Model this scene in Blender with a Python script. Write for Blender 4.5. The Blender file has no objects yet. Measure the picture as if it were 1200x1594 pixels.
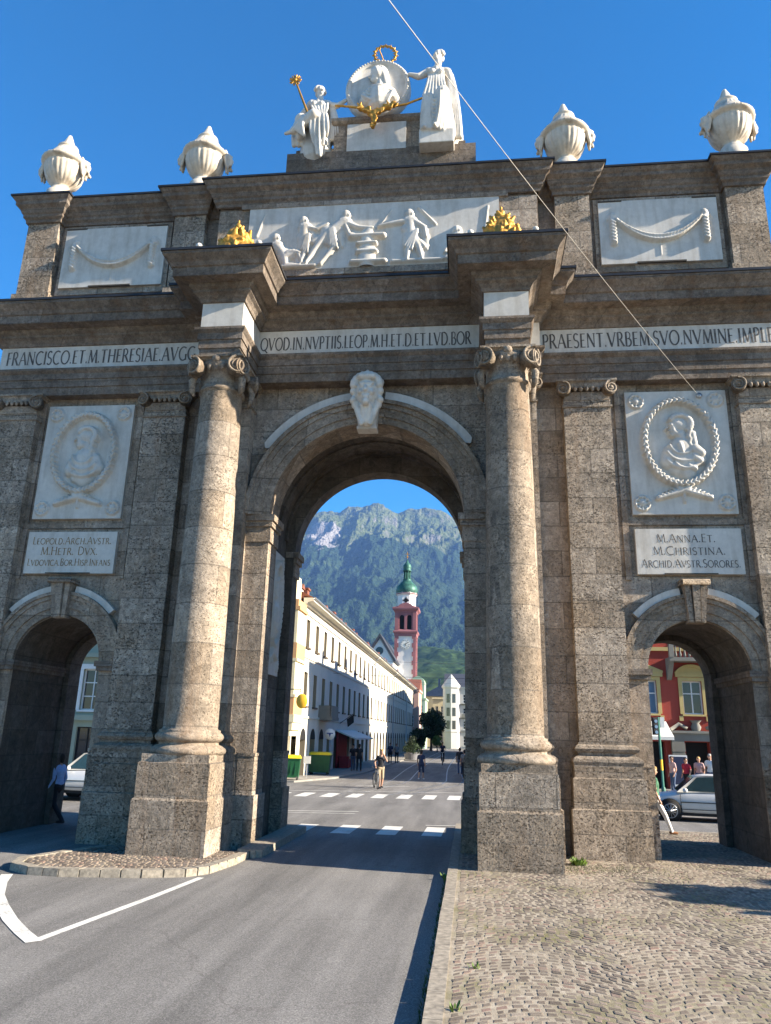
import bpy, bmesh, math, random
from math import sin, cos, pi, radians, sqrt, atan2, exp
from mathutils import Vector, Matrix, noise, Quaternion
random.seed(7)
C = bpy.context.scene.collection
SC = bpy.context.scene

# ------------------------------------------------------------------ camera, sky, sun, exposure
CAM = Vector((2.531, -17.78, 2.5))
pit, yaw, rol = radians(16.533), radians(6.6656), radians(1.4504)
fwd = Vector((-sin(yaw)*cos(pit), cos(yaw)*cos(pit), sin(pit)))
rt = Vector((cos(yaw), sin(yaw), 0)); up = rt.cross(fwd)
rr = rt*cos(rol) + up*sin(rol); uu = -rt*sin(rol) + up*cos(rol)
cd = bpy.data.cameras.new('camera'); co = bpy.data.objects.new('camera', cd); C.objects.link(co)
M = Matrix((rr, uu, -fwd)).transposed().to_4x4(); M.translation = CAM
co.matrix_world = M
cd.sensor_fit = 'VERTICAL'; cd.sensor_height = 36; cd.lens = 26.335
cd.clip_start = 0.1; cd.clip_end = 40000
SC.camera = co

SUN = Vector((1, -0.125, 0.46)).normalized()
el = math.asin(SUN.z); az = atan2(SUN.x, SUN.y)
W = bpy.data.worlds.new('World'); SC.world = W; W.use_nodes = True
wn = W.node_tree; wn.nodes.clear()
wo = wn.nodes.new('ShaderNodeOutputWorld'); wb = wn.nodes.new('ShaderNodeBackground')
sk = wn.nodes.new('ShaderNodeTexSky'); sk.sky_type = 'NISHITA'; sk.sun_disc = False
sk.sun_elevation = el; sk.sun_rotation = az; sk.altitude = 600
sk.air_density = 1.0; sk.dust_density = 0.3; sk.ozone_density = 3.0
hs = wn.nodes.new('ShaderNodeHueSaturation'); hs.inputs['Saturation'].default_value = 1.48
wn.links.new(sk.outputs[0], hs.inputs['Color']); wn.links.new(hs.outputs[0], wb.inputs[0])
wb.inputs[1].default_value = 0.06; wn.links.new(wb.outputs[0], wo.inputs[0])
sl = bpy.data.lights.new('sun', 'SUN'); so = bpy.data.objects.new('sun', sl); C.objects.link(so)
sl.energy = 4.5; sl.angle = radians(0.5); sl.color = (1.0, 0.89, 0.735)
so.rotation_euler = SUN.to_track_quat('Z', 'Y').to_euler()
SC.view_settings.view_transform = 'Standard'; SC.view_settings.look = 'None'
SC.view_settings.exposure = 2.1; SC.view_settings.gamma = 1.0
SC.view_settings.use_curve_mapping = False
SC.cycles.max_bounces = 5; SC.cycles.diffuse_bounces = 2; SC.cycles.volume_bounces = 0; SC.cycles.transparent_max_bounces = 6

# ------------------------------------------------------------------ materials
class NT:
    def __init__(s, name):
        s.m = bpy.data.materials.new(name); s.m.use_nodes = True
        s.t = s.m.node_tree; s.b = s.t.nodes['Principled BSDF']
    def n(s, typ, **kw):
        nd = s.t.nodes.new('ShaderNode'+typ)
        for k, v in kw.items(): setattr(nd, k, v)
        return nd
    def l(s, a, b): s.t.links.new(a, b)
    def val(s, nd, **kw):
        for k, v in kw.items(): nd.inputs[k.replace('_', ' ')].default_value = v
        return nd
    def coord(s): return s.n('TexCoord').outputs['Object']
    def noise(s, vec, scale, detail=4, rough=.55):
        nd = s.n('TexNoise'); s.val(nd, Scale=scale, Detail=detail, Roughness=rough); s.l(vec, nd.inputs['Vector']); return nd.outputs['Fac']
    def ramp(s, fac, stops):
        nd = s.n('ValToRGB'); e = nd.color_ramp.elements
        while len(e) > 1: e.remove(e[-1])
        e[0].position = stops[0][0]; e[0].color = col(stops[0][1])
        for p, c in stops[1:]:
            x = e.new(p); x.color = col(c)
        s.l(fac, nd.inputs['Fac']); return nd.outputs['Color']
    def mix(s, fac, a, b, mode='MIX'):
        nd = s.n('Mix', data_type='RGBA', blend_type=mode)
        for sock, v in ((nd.inputs[0], fac), (nd.inputs[6], a), (nd.inputs[7], b)):
            if hasattr(v, 'links') or hasattr(v, 'is_linked'): s.l(v, sock)
            elif isinstance(v, (int, float)) and sock.type == 'RGBA': sock.default_value = (v, v, v, 1)
            elif isinstance(v, (int, float)): sock.default_value = v
            else: sock.default_value = col(v)
        return nd.outputs[2]
    def math(s, op, a, b=0.0, c=0.0):
        nd = s.n('Math', operation=op)
        for i, v in enumerate((a, b, c)):
            if hasattr(v, 'is_linked'): s.l(v, nd.inputs[i])
            else: nd.inputs[i].default_value = v
        return nd.outputs[0]
    def map(s, vec, sc=(1,1,1), loc=(0,0,0)):
        nd = s.n('Mapping'); nd.inputs['Scale'].default_value = sc; nd.inputs['Location'].default_value = loc
        s.l(vec, nd.inputs['Vector']); return nd.outputs[0]
    def bump(s, h, strength, dist=.02, nrm=None):
        nd = s.n('Bump'); nd.inputs['Strength'].default_value = strength; nd.inputs['Distance'].default_value = dist
        s.l(h, nd.inputs['Height'])
        if nrm is not None: s.l(nrm, nd.inputs['Normal'])
        return nd.outputs[0]
    def out(s, color=None, rough=.8, normal=None, metal=0, spec=.3):
        if color is not None:
            if hasattr(color, 'is_linked'): s.l(color, s.b.inputs['Base Color'])
            else: s.b.inputs['Base Color'].default_value = col(color)
        if hasattr(rough, 'is_linked'): s.l(rough, s.b.inputs['Roughness'])
        else: s.b.inputs['Roughness'].default_value = rough
        s.b.inputs['Metallic'].default_value = metal
        s.b.inputs['Specular IOR Level'].default_value = spec
        if normal is not None: s.l(normal, s.b.inputs['Normal'])
        return s.m
def col(c):
    if isinstance(c, (int, float)): return (c, c, c, 1)
    return (c[0], c[1], c[2], 1)

def stone(name, base, row=.62, bw=1.35, joint=.62, pit=1.0, rust=.35, rough_amt=1.0):
    """brown breccia in ashlar courses: grain, pits, per block tone, rust and soot stains"""
    s = NT(name); v = s.coord()
    sep = s.n('SeparateXYZ'); s.l(v, sep.inputs[0])
    xy = s.math('ADD', sep.outputs[0], sep.outputs[1])
    cb = s.n('CombineXYZ'); s.l(xy, cb.inputs[0]); s.l(sep.outputs[2], cb.inputs[1])
    wob = s.noise(v, 1.7, 2)
    cb2 = s.n('VectorMath', operation='MULTIPLY_ADD'); s.l(cb.outputs[0], cb2.inputs[0]); cb2.inputs[1].default_value = (1,1,1)
    off = s.n('CombineXYZ'); s.l(s.math('MULTIPLY', wob, .03), off.inputs[0]); s.l(s.math('MULTIPLY', wob, .03), off.inputs[1]); s.l(off.outputs[0], cb2.inputs[2])
    br = s.n('TexBrick'); s.l(cb2.outputs[0], br.inputs['Vector'])
    s.val(br, Scale=1.0, Mortar_Size=.018, Mortar_Smooth=.5, Bias=0.0, Brick_Width=bw, Row_Height=row)
    br.inputs['Color1'].default_value = col((.66, .585, .49)); br.inputs['Color2'].default_value = col((1.36, 1.36, 1.36)); br.inputs['Mortar'].default_value = col(.36)
    big = s.noise(v, .55, 5, .6); mid = s.noise(v, 3.2, 6, .65); fine = s.noise(v, 15, 6, .72); gr = s.noise(v, 42, 3, .7)
    b = Vector(base)
    c = s.ramp(big, [(.28, tuple(b*.72)), (.5, tuple(b)), (.72, (b.x*1.22, b.y*1.16, b.z*1.08))])
    c = s.mix(joint, c, br.outputs['Color'], 'MULTIPLY')
    c = s.mix(.55, c, s.ramp(mid, [(.3, .45), (.5, 1.0), (.7, 1.45)]), 'MULTIPLY')
    c = s.mix(min(1, .5*rough_amt), c, s.ramp(fine, [(.32, .38), (.48, 1.0), (.66, 1.5)]), 'MULTIPLY')
    c = s.mix(.4*rough_amt, c, s.ramp(gr, [(.3, .4), (.5, 1.0), (.7, 1.6)]), 'MULTIPLY')
    # pebbles of the conglomerate
    vo = s.n('TexVoronoi'); s.val(vo, Scale=9.0); s.l(v, vo.inputs['Vector'])
    c = s.mix(.26, c, s.ramp(vo.outputs['Color'], [(.1, .4), (.5, 1.0), (.9, 1.7)]), 'MULTIPLY')
    # pits
    pn = s.math('ADD', s.noise(s.map(v, (1, 1, 1.5)), 19, 5, .6), s.math('MULTIPLY_ADD', s.noise(v, 1.6, 4), -.34, .17))
    pfac = s.ramp(pn, [(.345+.02*(pit-1), 1.), (.40+.02*(pit-1), 0.)])
    c = s.mix(s.math('MULTIPLY', pfac, min(.65, .42*pit)), c, tuple(b*.24))
    # rust and soot running down
    st = s.noise(s.map(v, (2.6, 2.6, .28)), 1.0, 5, .6)
    c = s.mix(s.math('MULTIPLY', s.ramp(st, [(.52, 0.), (.75, 1.)]), rust), c, (b.x*.95, b.y*.62, b.z*.36))
    st2 = s.noise(s.map(v, (1.9, 1.9, .5), (7, 3, 1)), 1.0, 6, .65)
    c = s.mix(s.math('MULTIPLY', s.ramp(st2, [(.5, 0.), (.72, 1.)]), .5), c, tuple(b*.42))
    h = s.math('ADD', s.math('MULTIPLY', fine, .6), s.math('MULTIPLY', mid, .5))
    h = s.math('SUBTRACT', h, s.math('MULTIPLY', pfac, .6))
    h = s.math('ADD', h, s.math('MULTIPLY', gr, .25))
    n1 = s.bump(h, .9*rough_amt, .035)
    n2 = s.bump(br.outputs['Fac'], -.5*joint, .02, n1)
    return s.out(c, .92, n2, spec=.15)

MT = {}
MT['stone'] = stone('brown_breccia', (.285, .24, .194))
MT['stone_dark'] = stone('sooty_breccia', (.172, .143, .117), row=.5, bw=1.8, joint=.35, pit=.7, rust=.5, rough_amt=.9)
MT['stone_rough'] = stone('rusticated_breccia', (.29, .245, .197), row=.62, bw=1.15, joint=.6, pit=1.55, rust=.3, rough_amt=1.35)
MT['stone_light'] = stone('pale_breccia', (.26, .218, .173), row=.86, bw=2.0, joint=.6, pit=1.0, rust=.35, rough_amt=1.0)
MT['stone_shaded'] = stone('shaded_breccia', (.105, .09, .075), row=.6, bw=1.2, joint=.4, pit=.6, rust=.35, rough_amt=.7)  # darkened copy of the breccia: shade inside the passages painted into the base colour

def marble(name, base, dirt=.3):
    s = NT(name); v = s.coord()
    a = s.noise(v, 1.2, 6, .6); b_ = s.noise(s.map(v, (3, 3, .5)), 1.5, 5, .6); g = s.noise(v, 30, 4)
    B = Vector(base)
    c = s.ramp(a, [(.3, tuple(B*.86)), (.6, tuple(B)), (.8, tuple(B*1.05))])
    c = s.mix(s.math('MULTIPLY', s.ramp(b_, [(.46, 0.), (.72, 1.)]), dirt), c, (B.x*.5, B.y*.44, B.z*.36)); c = s.mix(.35, c, s.ramp(s.noise(v, 7, 5, .7), [(.3, .7), (.6, 1.06)]), 'MULTIPLY')
    return s.out(c, .55, s.bump(g, .12, .01), spec=.35)
MT['marble'] = marble('pale_grey_marble', (.58, .545, .485), .45)
MT['marble_white'] = marble('white_marble', (.66, .62, .55), .6)
MT['marble_urn'] = marble('weathered_white_marble', (.62, .55, .45), .8)

def plain(name, c, rough=.6, metal=0, var=.12, scale=6, spec=.3, bump=0):
    s = NT(name); v = s.coord(); f = s.noise(v, scale, 5, .6); B = Vector(c)
    cc = s.ramp(f, [(.3, tuple(B*(1-var))), (.7, tuple(B*(1+var)))])
    nrm = s.bump(s.noise(v, scale*8, 4), bump, .01) if bump else None
    return s.out(cc, rough, nrm, metal, spec)
MT['gold'] = plain('gilding', (.50, .26, .05), .5, .65, .25, 14, bump=.3)
MT['flash'] = plain('dark_roof_sheet', (.035, .036, .04), .45, .3, .3, 3)
MT['slot'] = plain('dark_slot', (.06, .05, .04), .9)
MT['letter'] = plain('dark_letter_paint', (.10, .092, .085), .8, 0, .5, 8)
MT['letter_gold'] = plain('worn_gilt_letter', (.24, .16, .075), .7, 0, .5, 8)

def asphalt():
    s = NT('asphalt'); v = s.coord()
    a = s.noise(v, 160, 3, .8); b_ = s.noise(v, .35, 5, .6); c_ = s.noise(s.map(v, (1.4, .12, 1)), 1.0, 4, .6); d = s.noise(v, 60, 3, .8)
    c = s.ramp(b_, [(.3, (.145, .138, .128)), (.7, (.185, .177, .165))])
    c = s.mix(.9, c, s.ramp(a, [(.3, .3), (.5, 1.0), (.72, 1.9)]), 'MULTIPLY')
    c = s.mix(.6, c, s.ramp(d, [(.3, .5), (.5, 1.0), (.7, 1.5)]), 'MULTIPLY')
    c = s.mix(.75, c, s.ramp(c_, [(.35, .6), (.62, 1.15)]), 'MULTIPLY')
    # sealed cracks
    w = s.n('TexVoronoi', feature='DISTANCE_TO_EDGE'); s.val(w, Scale=.22); 
    wv = s.n('VectorMath', operation='ADD'); s.l(v, wv.inputs[0])
    nz = s.n('TexNoise'); s.val(nz, Scale=1.1, Detail=5.0); s.l(v, nz.inputs['Vector']); s.l(nz.outputs['Color'], wv.inputs[1]); s.l(wv.outputs[0], w.inputs['Vector'])
    cr = s.math('LESS_THAN', w.outputs['Distance'], .0035)
    c = s.mix(s.math('MULTIPLY', cr, .2), c, (.045, .033, .032))
    sp = s.ramp(s.noise(v, 1.1, 6, .7), [(.62, 0.), (.72, .35)]); c = s.mix(sp, c, (.07, .066, .062))
    vs_ = s.n('TexVoronoi'); s.val(vs_, Scale=75.0); s.l(v, vs_.inputs['Vector']); c = s.mix(.55, c, s.ramp(vs_.outputs['Color'], [(.1, .45), (.5, .95), (.9, 1.7)]), 'MULTIPLY')
    return s.out(c, .85, s.bump(a, .6, .008), spec=.3)
MT['asphalt'] = asphalt()
def paint_m(name, c):
    s = NT(name); v = s.coord(); f = s.noise(v, 26, 6, .75); g = s.noise(v, 2, 4)
    m = s.ramp(s.math('ADD', f, s.math('MULTIPLY', g, .45)), [(.56, 0.), (.68, 1.)])
    return s.out(s.mix(m, (.24, .23, .21), s.ramp(g, [(.3, tuple(Vector(c)*.85)), (.7, c)])), .75, s.bump(f, .2, .005))
MT['road_paint'] = paint_m('road_paint', (.66, .64, .58))
MT['road_paint_old'] = paint_m('worn_yellow_road_paint', (.5, .42, .25))

def cobble():
    s = NT('porphyry_cobble'); v = s.coord()
    g = s.n('NewGeometry'); ri = g.outputs['Random Per Island']
    c = s.ramp(ri, [(0, (.10, .08, .062)), (.4, (.15, .12, .094)), (.75, (.19, .155, .122)), (.9, (.21, .14, .11)), (1, (.26, .22, .175))])
    c = s.mix(.55, c, s.ramp(s.noise(v, 60, 5, .7), [(.3, .5), (.5, 1.0), (.7, 1.5)]), 'MULTIPLY')
    c = s.mix(s.ramp(s.noise(v, 1.3, 5, .65), [(.5, 0.), (.7, .7)]), c, (.27, .232, .175))
    return s.out(c, .8, s.bump(s.noise(v, 45, 5, .7), .5, .01))
MT['cobble'] = cobble()
def sand():
    s = NT('sandy_joints'); v = s.coord()
    c = s.ramp(s.noise(v, 5, 6, .65), [(.3, (.22, .185, .14)), (.55, (.33, .285, .22)), (.75, (.42, .37, .295))])
    c = s.mix(.5, c, s.ramp(s.noise(v, 110, 3, .8), [(.3, .5), (.5, 1.0), (.7, 1.5)]), 'MULTIPLY')
    mo = s.ramp(s.noise(v, .9, 5, .65), [(.48, 0.), (.68, .85)])
    c = s.mix(mo, c, (.15, .14, .06))
    return s.out(c, .95, s.bump(s.noise(v, 90, 4, .8), .6, .008), spec=.1)
MT['sand'] = sand()
MT['kerb'] = plain('granite_kerb', (.27, .235, .185), .85, 0, .4, 14, bump=.5)
MT['paving'] = plain('grey_paving', (.24, .225, .20), .85, 0, .2, 2, bump=.2)
MT['leaf'] = plain('leaf_green', (.055, .085, .02), .6, 0, .5, .9)
MT['leaf_dark'] = plain('leaf_dark_green', (.028, .05, .018), .6, 0, .5, .7)
MT['leaf_light'] = plain('leaf_bright_green', (.12, .19, .03), .6, 0, .4, 4)
MT['bark'] = plain('bark', (.09, .065, .045), .9, 0, .4, 8, bump=.5)
def plaster(name, c, var=.1):
    s = NT(name); v = s.coord(); B = Vector(c)
    cc = s.ramp(s.noise(v, .6, 6, .6), [(.3, tuple(B*(1-var))), (.7, tuple(B*(1+var*.4)))])
    st = s.noise(s.map(v, (2, 2, .25)), 1.0, 5, .6)
    cc = s.mix(s.math('MULTIPLY', s.ramp(st, [(.55, 0.), (.8, 1.)]), .25), cc, tuple(B*.6))
    return s.out(cc, .85, s.bump(s.noise(v, 40, 4), .15, .01), spec=.2)
MT['pl_white'] = plaster('cream_white_plaster', (.62, .585, .50))
MT['reveal'] = plaster('tan_reveal', (.30, .25, .17))
MT['curtain'] = plain('pale_curtain_glass', (.26, .25, .22), .4, 0, .3, 1.5, spec=.3)
MT['frame_brown'] = plain('brown_window_frame', (.10, .075, .05), .6)
MT['glass_mat'] = plain('dull_window_glass', (.035, .038, .04), .5, 0, .3, .8, spec=.15)
MT['pl_cream'] = plaster('cream_plaster', (.72, .62, .40))
MT['pl_orange'] = plaster('ochre_plaster', (.58, .33, .16))
MT['pl_red'] = plaster('red_plaster', (.36, .065, .045), .15)
MT['pl_ochre'] = plaster('yellow_ochre_trim', (.52, .40, .17), .15)
MT['pl_green'] = plaster('pale_green_plaster', (.40, .52, .36))
MT['pl_sage'] = plaster('sage_grey_plaster', (.34, .38, .30))
MT['pl_pink'] = plaster('pink_plaster', (.28, .12, .128), .15)
MT['pl_tower'] = plaster('white_tower_plaster', (.75, .72, .68))
MT['pl_rose'] = plaster('rose_plaster', (.60, .38, .30))
MT['pl_grey'] = plaster('grey_stone_trim', (.22, .21, .18), .2)
MT['pl_bluewhite'] = plaster('bright_white_plaster', (.46, .45, .42))
MT['roof'] = plain('dark_roof_slate', (.05, .055, .07), .6, 0, .25, 3)
MT['roof_blue'] = plain('blue_grey_metal_roof', (.04, .065, .12), .35, .3, .2, 2)
MT['rooftile'] = plain('red_roof_tile', (.2, .075, .045), .8, 0, .3, 5)
MT['copper'] = plain('green_copper', (.038, .115, .088), .5, .2, .45, 1.5)
MT['clock'] = plain('clock_face_white', (.7, .68, .6), .5)
MT['glass'] = plain('window_glass_dark', (.02, .026, .034), .07, 0, .3, .8, spec=.6)
MT['glass_blue'] = plain('window_shutter_blue', (.12, .20, .30), .5, 0, .1, 2)
MT['white'] = plain('white_paint', (.75, .75, .73), .45, 0, .05)
MT['black'] = plain('black_matt', (.018, .018, .02), .6, 0, .2)
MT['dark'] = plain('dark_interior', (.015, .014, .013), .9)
MT['steel'] = plain('galvanised_steel', (.42, .43, .44), .4, .7, .1)
MT['rail'] = plain('tram_rail_steel', (.34, .34, .34), .3, .8, .15)
MT['cable'] = plain('steel_cable', (.4, .37, .32), .5, .2, .1)
MT['cable_dark'] = plain('dark_cable', (.08, .09, .1), .5, .2, .1)
MT['rubber'] = plain('tyre_rubber', (.02, .02, .021), .8, 0, .2)
MT['carpaint'] = plain('silver_car_paint', (.64, .64, .63), .34, .0, .04)
MT['carwhite'] = plain('white_car_paint', (.62, .64, .66), .25, .2, .04)
MT['carglass'] = plain('car_glass', (.03, .06, .065), .05, 0, .1, spec=.7)
MT['lens'] = plain('headlight_lens', (.6, .62, .64), .1, .1, .05)
MT['bin_green'] = plain('green_bin_plastic', (.014, .085, .035), .45, 0, .15)
MT['bin_yellow'] = plain('yellow_bin_lid', (.75, .55, .02), .45, 0, .1)
MT['sign_yellow'] = plain('amber_sign', (.75, .42, .035), .45, 0, .06)
MT['sign_blue'] = plain('blue_sign', (.02, .06, .25), .45, 0, .06)
MT['awning'] = plain('white_awning', (.66, .65, .6), .8, 0, .06)
MT['redcloth'] = plain('red_cloth', (.28, .02, .025), .85, 0, .2)
MT['pole_green'] = plain('green_pole', (.05, .16, .12), .5, 0, .15)
for nm, c in dict(skin=(.48, .27, .18), hair_dark=(.025, .018, .014), hair_blond=(.38, .24, .09), hair_grey=(.3, .29, .28), shirt_black=(.02, .02, .024),
                  shirt_blue=(.32, .42, .66), trousers_black=(.012, .012, .016), shorts_tan=(.36, .28, .18), white_cotton=(.72, .7, .66),
                  top_green=(.06, .16, .09), shirt_pink=(.55, .36, .33), shirt_red=(.34, .02, .04), navy=(.02, .03, .07), shoe_brown=(.2, .09, .04), denim=(.07, .1, .17), grey_cloth=(.2, .2, .21)).items():
    MT[nm] = plain(nm, c, .8 if nm != 'skin' else .55, 0, .12, 20)

# ------------------------------------------------------------------ mesh builder
class MB:
    def __init__(s): s.v = []; s.f = []; s.mi = []; s.sm = []
    def add(s, vs, fs, mi=0, smooth=False):
        o = len(s.v); s.v += [tuple(p) for p in vs]
        for f in fs: s.f.append(tuple(i+o for i in f)); s.mi.append(mi); s.sm.append(smooth)
        return s
    def box(s, x0, x1, y0, y1, z0, z1, mi=0):
        v = [(x, y, z) for z in (z0, z1) for y in (y0, y1) for x in (x0, x1)]
        return s.add(v, [(0,2,3,1),(4,5,7,6),(0,1,5,4),(2,6,7,3),(0,4,6,2),(1,3,7,5)], mi)
    def hexa(s, pts, mi=0):
        return s.add(pts, [(0,3,2,1),(4,5,6,7),(0,1,5,4),(1,2,6,5),(2,3,7,6),(3,0,4,7)], mi)
    def prism(s, poly, axis, a, b, mi=0, smooth=False):
        """poly 2D; axis 'y': (x,z) extruded a..b in y; 'x': (y,z); 'z': (x,y)"""
        def P(p, t):
            return (p[0], t, p[1]) if axis == 'y' else (t, p[0], p[1]) if axis == 'x' else (p[0], p[1], t)
        n = len(poly)
        vs = [P(p, a) for p in poly] + [P(p, b) for p in poly]
        s.add(vs, [tuple(range(n)), tuple(range(2*n-1, n-1, -1))], mi)
        return s.add(vs, [(i, (i+1) % n, n+(i+1) % n, n+i) for i in range(n)], mi, smooth)
    def lathe(s, prof, c=(0,0,0), n=32, mi=0, smooth=True, mod=None, a0=0, a1=2*pi, sx=1, sy=1):
        full = abs(a1-a0-2*pi) < 1e-6; m = n if full else n+1
        vs = []
        for r, z in prof:
            for i in range(m):
                t = a0+(a1-a0)*i/n; q = r*(mod(t, z) if mod else 1)
                vs.append((c[0]+q*cos(t)*sx, c[1]+q*sin(t)*sy, c[2]+z))
        fs = []
        for j in range(len(prof)-1):
            for i in range(n):
                k = (i+1) % m
                fs.append((j*m+i, j*m+k, (j+1)*m+k, (j+1)*m+i))
        return s.add(vs, fs, mi, smooth)
    def tube(s, pts, r, n=8, mi=0, smooth=True, cap=True):
        pts = [Vector(p) for p in pts]; k = len(pts)
        rs = r if isinstance(r, (list, tuple)) else [r]*k
        vs = []; ref = None
        for i, p in enumerate(pts):
            d = (pts[min(i+1, k-1)]-pts[max(i-1, 0)]).normalized()
            if ref is None: ref = Vector((0,0,1)) if abs(d.z) < .9 else Vector((1,0,0))
            a = d.cross(ref).normalized(); b = d.cross(a).normalized(); ref = a.cross(d)*1.0
            for j in range(n):
                t = 2*pi*j/n; vs.append(p+(a*cos(t)+b*sin(t))*rs[i])
        fs = [(i*n+j, i*n+(j+1) % n, (i+1)*n+(j+1) % n, (i+1)*n+j) for i in range(k-1) for j in range(n)]
        if cap: fs += [tuple(range(n)), tuple(range((k-1)*n, k*n))]
        return s.add(vs, fs, mi, smooth)
    def sphere(s, c, r, n=14, m=9, mi=0, sc=(1,1,1)):
        vs = []
        for j in range(m+1):
            a = pi*j/m
            for i in range(n):
                t = 2*pi*i/n; vs.append((c[0]+r*sin(a)*cos(t)*sc[0], c[1]+r*sin(a)*sin(t)*sc[1], c[2]+r*cos(a)*sc[2]))
        return s.add(vs, [(j*n+i, j*n+(i+1) % n, (j+1)*n+(i+1) % n, (j+1)*n+i) for j in range(m) for i in range(n)], mi, True)
    def capsule(s, a, b, ra, rb=None, n=10, mi=0):
        rb = ra if rb is None else rb; a = Vector(a); b = Vector(b)
        if (b-a).length < 1e-5: return s.sphere(a, ra, n, 7, mi)
        d = (b-a).normalized()
        pts = []; rs = []
        for t in (-.98, -.8, -.45): pts.append(a+d*ra*t); rs.append(ra*sqrt(max(0, 1-t*t)))
        pts += [a, b]; rs += [ra, rb]
        for t in (.45, .8, .98): pts.append(b+d*rb*t); rs.append(rb*sqrt(1-t*t))
        return s.tube(pts, rs, n, mi)
    def sweep(s, path, prof, closed=True, mi=0):
        """orthogonal/any plan polyline (clockwise = outward left), profile (offset,z)"""
        n = len(path); norm = []
        P = [Vector((p[0], p[1])) for p in path]
        m = n if closed else n-1
        for i in range(m):
            d = (P[(i+1) % n]-P[i]).normalized(); norm.append(Vector((d.y, -d.x)))
        offs = []
        for i in range(n):
            if closed or 0 < i < n-1:
                a, b = norm[(i-1) % m], norm[i % m]
                k = 1+a.dot(b); offs.append((a+b)/max(k, .3))
            else: offs.append(norm[0] if i == 0 else norm[-1])
        vs = []
        for o, z in prof:
            for i in range(n): q = P[i]+offs[i]*o; vs.append((q.x, q.y, z))
        fs = [(j*n+i, j*n+(i+1) % n, (j+1)*n+(i+1) % n, (j+1)*n+i) for j in range(len(prof)-1) for i in range(m)]
        return s.add(vs, fs, mi)
    def arc_prism(s, cx, cz, r0, r1, a0, a1, y0, y1, n=32, mi=0, cap=True):
        """ring sector in XZ, extruded y0..y1"""
        vs = []
        for i in range(n+1):
            t = a0+(a1-a0)*i/n
            for r in (r0, r1):
                for y in (y0, y1): vs.append((cx+r*cos(t), y, cz+r*sin(t)))
        fs = []
        for i in range(n):
            o = i*4; q = o+4
            fs += [(o, o+2, q+2, q), (o+1, q+1, q+3, o+3), (o, q, q+1, o+1), (o+2, o+3, q+3, q+2)]
        if cap: fs += [(0,1,3,2), (n*4, n*4+2, n*4+3, n*4+1)]
        return s.add(vs, fs, mi)
    def arch_block(s, x0, x1, z0, z1, cx, r, y0, y1, n=28, mi=0):
        """wall from springing z0 to z1 between x0..x1 with a half round opening"""
        pts = [(cx+r*cos(pi-pi*i/n), z0+r*sin(pi-pi*i/n)) for i in range(n+1)]
        for y in (y0, y1):
            vs = []; fs = []
            for i, (x, z) in enumerate(pts): vs += [(x, y, z), (x, y, z1)]
            for i in range(n): fs.append((2*i, 2*i+2, 2*i+3, 2*i+1))
            o = len(vs); vs += [(x0, y, z0), (x0, y, z1), (x1, y, z0), (x1, y, z1)]
            fs += [(o, 0, 1, o+1), (2*n, o+2, o+3, 2*n+1)]
            s.add(vs, fs, mi)
        vs = [(x, y, z) for x, z in pts for y in (y0, y1)]
        s.add(vs, [(2*i, 2*i+1, 2*i+3, 2*i+2) for i in range(n)], mi, True)
        s.add([(x0,y0,z0),(x0,y1,z0),(x0,y1,z1),(x0,y0,z1),(x1,y0,z0),(x1,y1,z0),(x1,y1,z1),(x1,y0,z1)], [(0,1,2,3),(4,5,6,7),(3,2,6,7)], mi)
        return s
    def xform(s, M, start=0):
        for i in range(start, len(s.v)): s.v[i] = tuple(M @ Vector(s.v[i]))
        return s
    def mesh(s, name):
        me = bpy.data.meshes.new(name); me.from_pydata(s.v, [], s.f)
        me.polygons.foreach_set('material_index', s.mi); me.polygons.foreach_set('use_smooth', s.sm)
        me.update(); return me
    def build(s, name, mat, parent=None):
        me = s.mesh(name)
        for m in (mat if isinstance(mat, (list, tuple)) else [mat]): me.materials.append(MT[m])
        return link(name, me, parent)
def link(name, me, parent=None, loc=(0,0,0)):
    o = bpy.data.objects.new(name, me); C.objects.link(o); o.location = loc
    if parent is not None: o.parent = parent
    return o
def tag(o, label, cat, group=None, kind=None):
    o['label'] = label; o['category'] = cat
    if group: o['group'] = group
    if kind: o['kind'] = kind
    return o
def thing(name, label, cat, loc=(0,0,0), rz=0, group=None):
    o = bpy.data.objects.new(name, None); C.objects.link(o); o.location = loc; o.rotation_euler = (0,0,rz)
    o.empty_display_size = .2
    return tag(o, label, cat, group)
def struct(o): o['kind'] = 'structure'; return o

def remesh(mb, voxel, name, mats, prims=None, smooth=2):
    """fuse overlapping closed shapes into one continuous surface; colour each face by its nearest primitive"""
    me = mb.mesh(name+'_raw'); o = bpy.data.objects.new('t', me); C.objects.link(o)
    md = o.modifiers.new('r', 'REMESH'); md.mode = 'VOXEL'; md.voxel_size = voxel; md.use_smooth_shade = True
    if smooth:
        sm = o.modifiers.new('s', 'SMOOTH'); sm.iterations = smooth; sm.factor = .5
    dg = bpy.context.evaluated_depsgraph_get(); dg.update()
    out = bpy.data.meshes.new_from_object(o.evaluated_get(dg)); out.name = name
    bpy.data.objects.remove(o); bpy.data.meshes.remove(me)
    out.materials.clear()
    for m in mats: out.materials.append(MT[m])
    if prims:
        for p in out.polygons:
            c = p.center; best = 1e9; bi = 0
            for a, b, ra, rb, mi in prims:
                ab = b-a; L = ab.length_squared; t = 0 if L < 1e-9 else max(0, min(1, (c-a).dot(ab)/L))
                d = (c-(a+ab*t)).length-(ra+(rb-ra)*t)
                if d < best: best = d; bi = mi
            p.material_index = bi
    else:
        for p in out.polygons: p.material_index = 0
    for p in out.polygons: p.use_smooth = True
    return out

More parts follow.
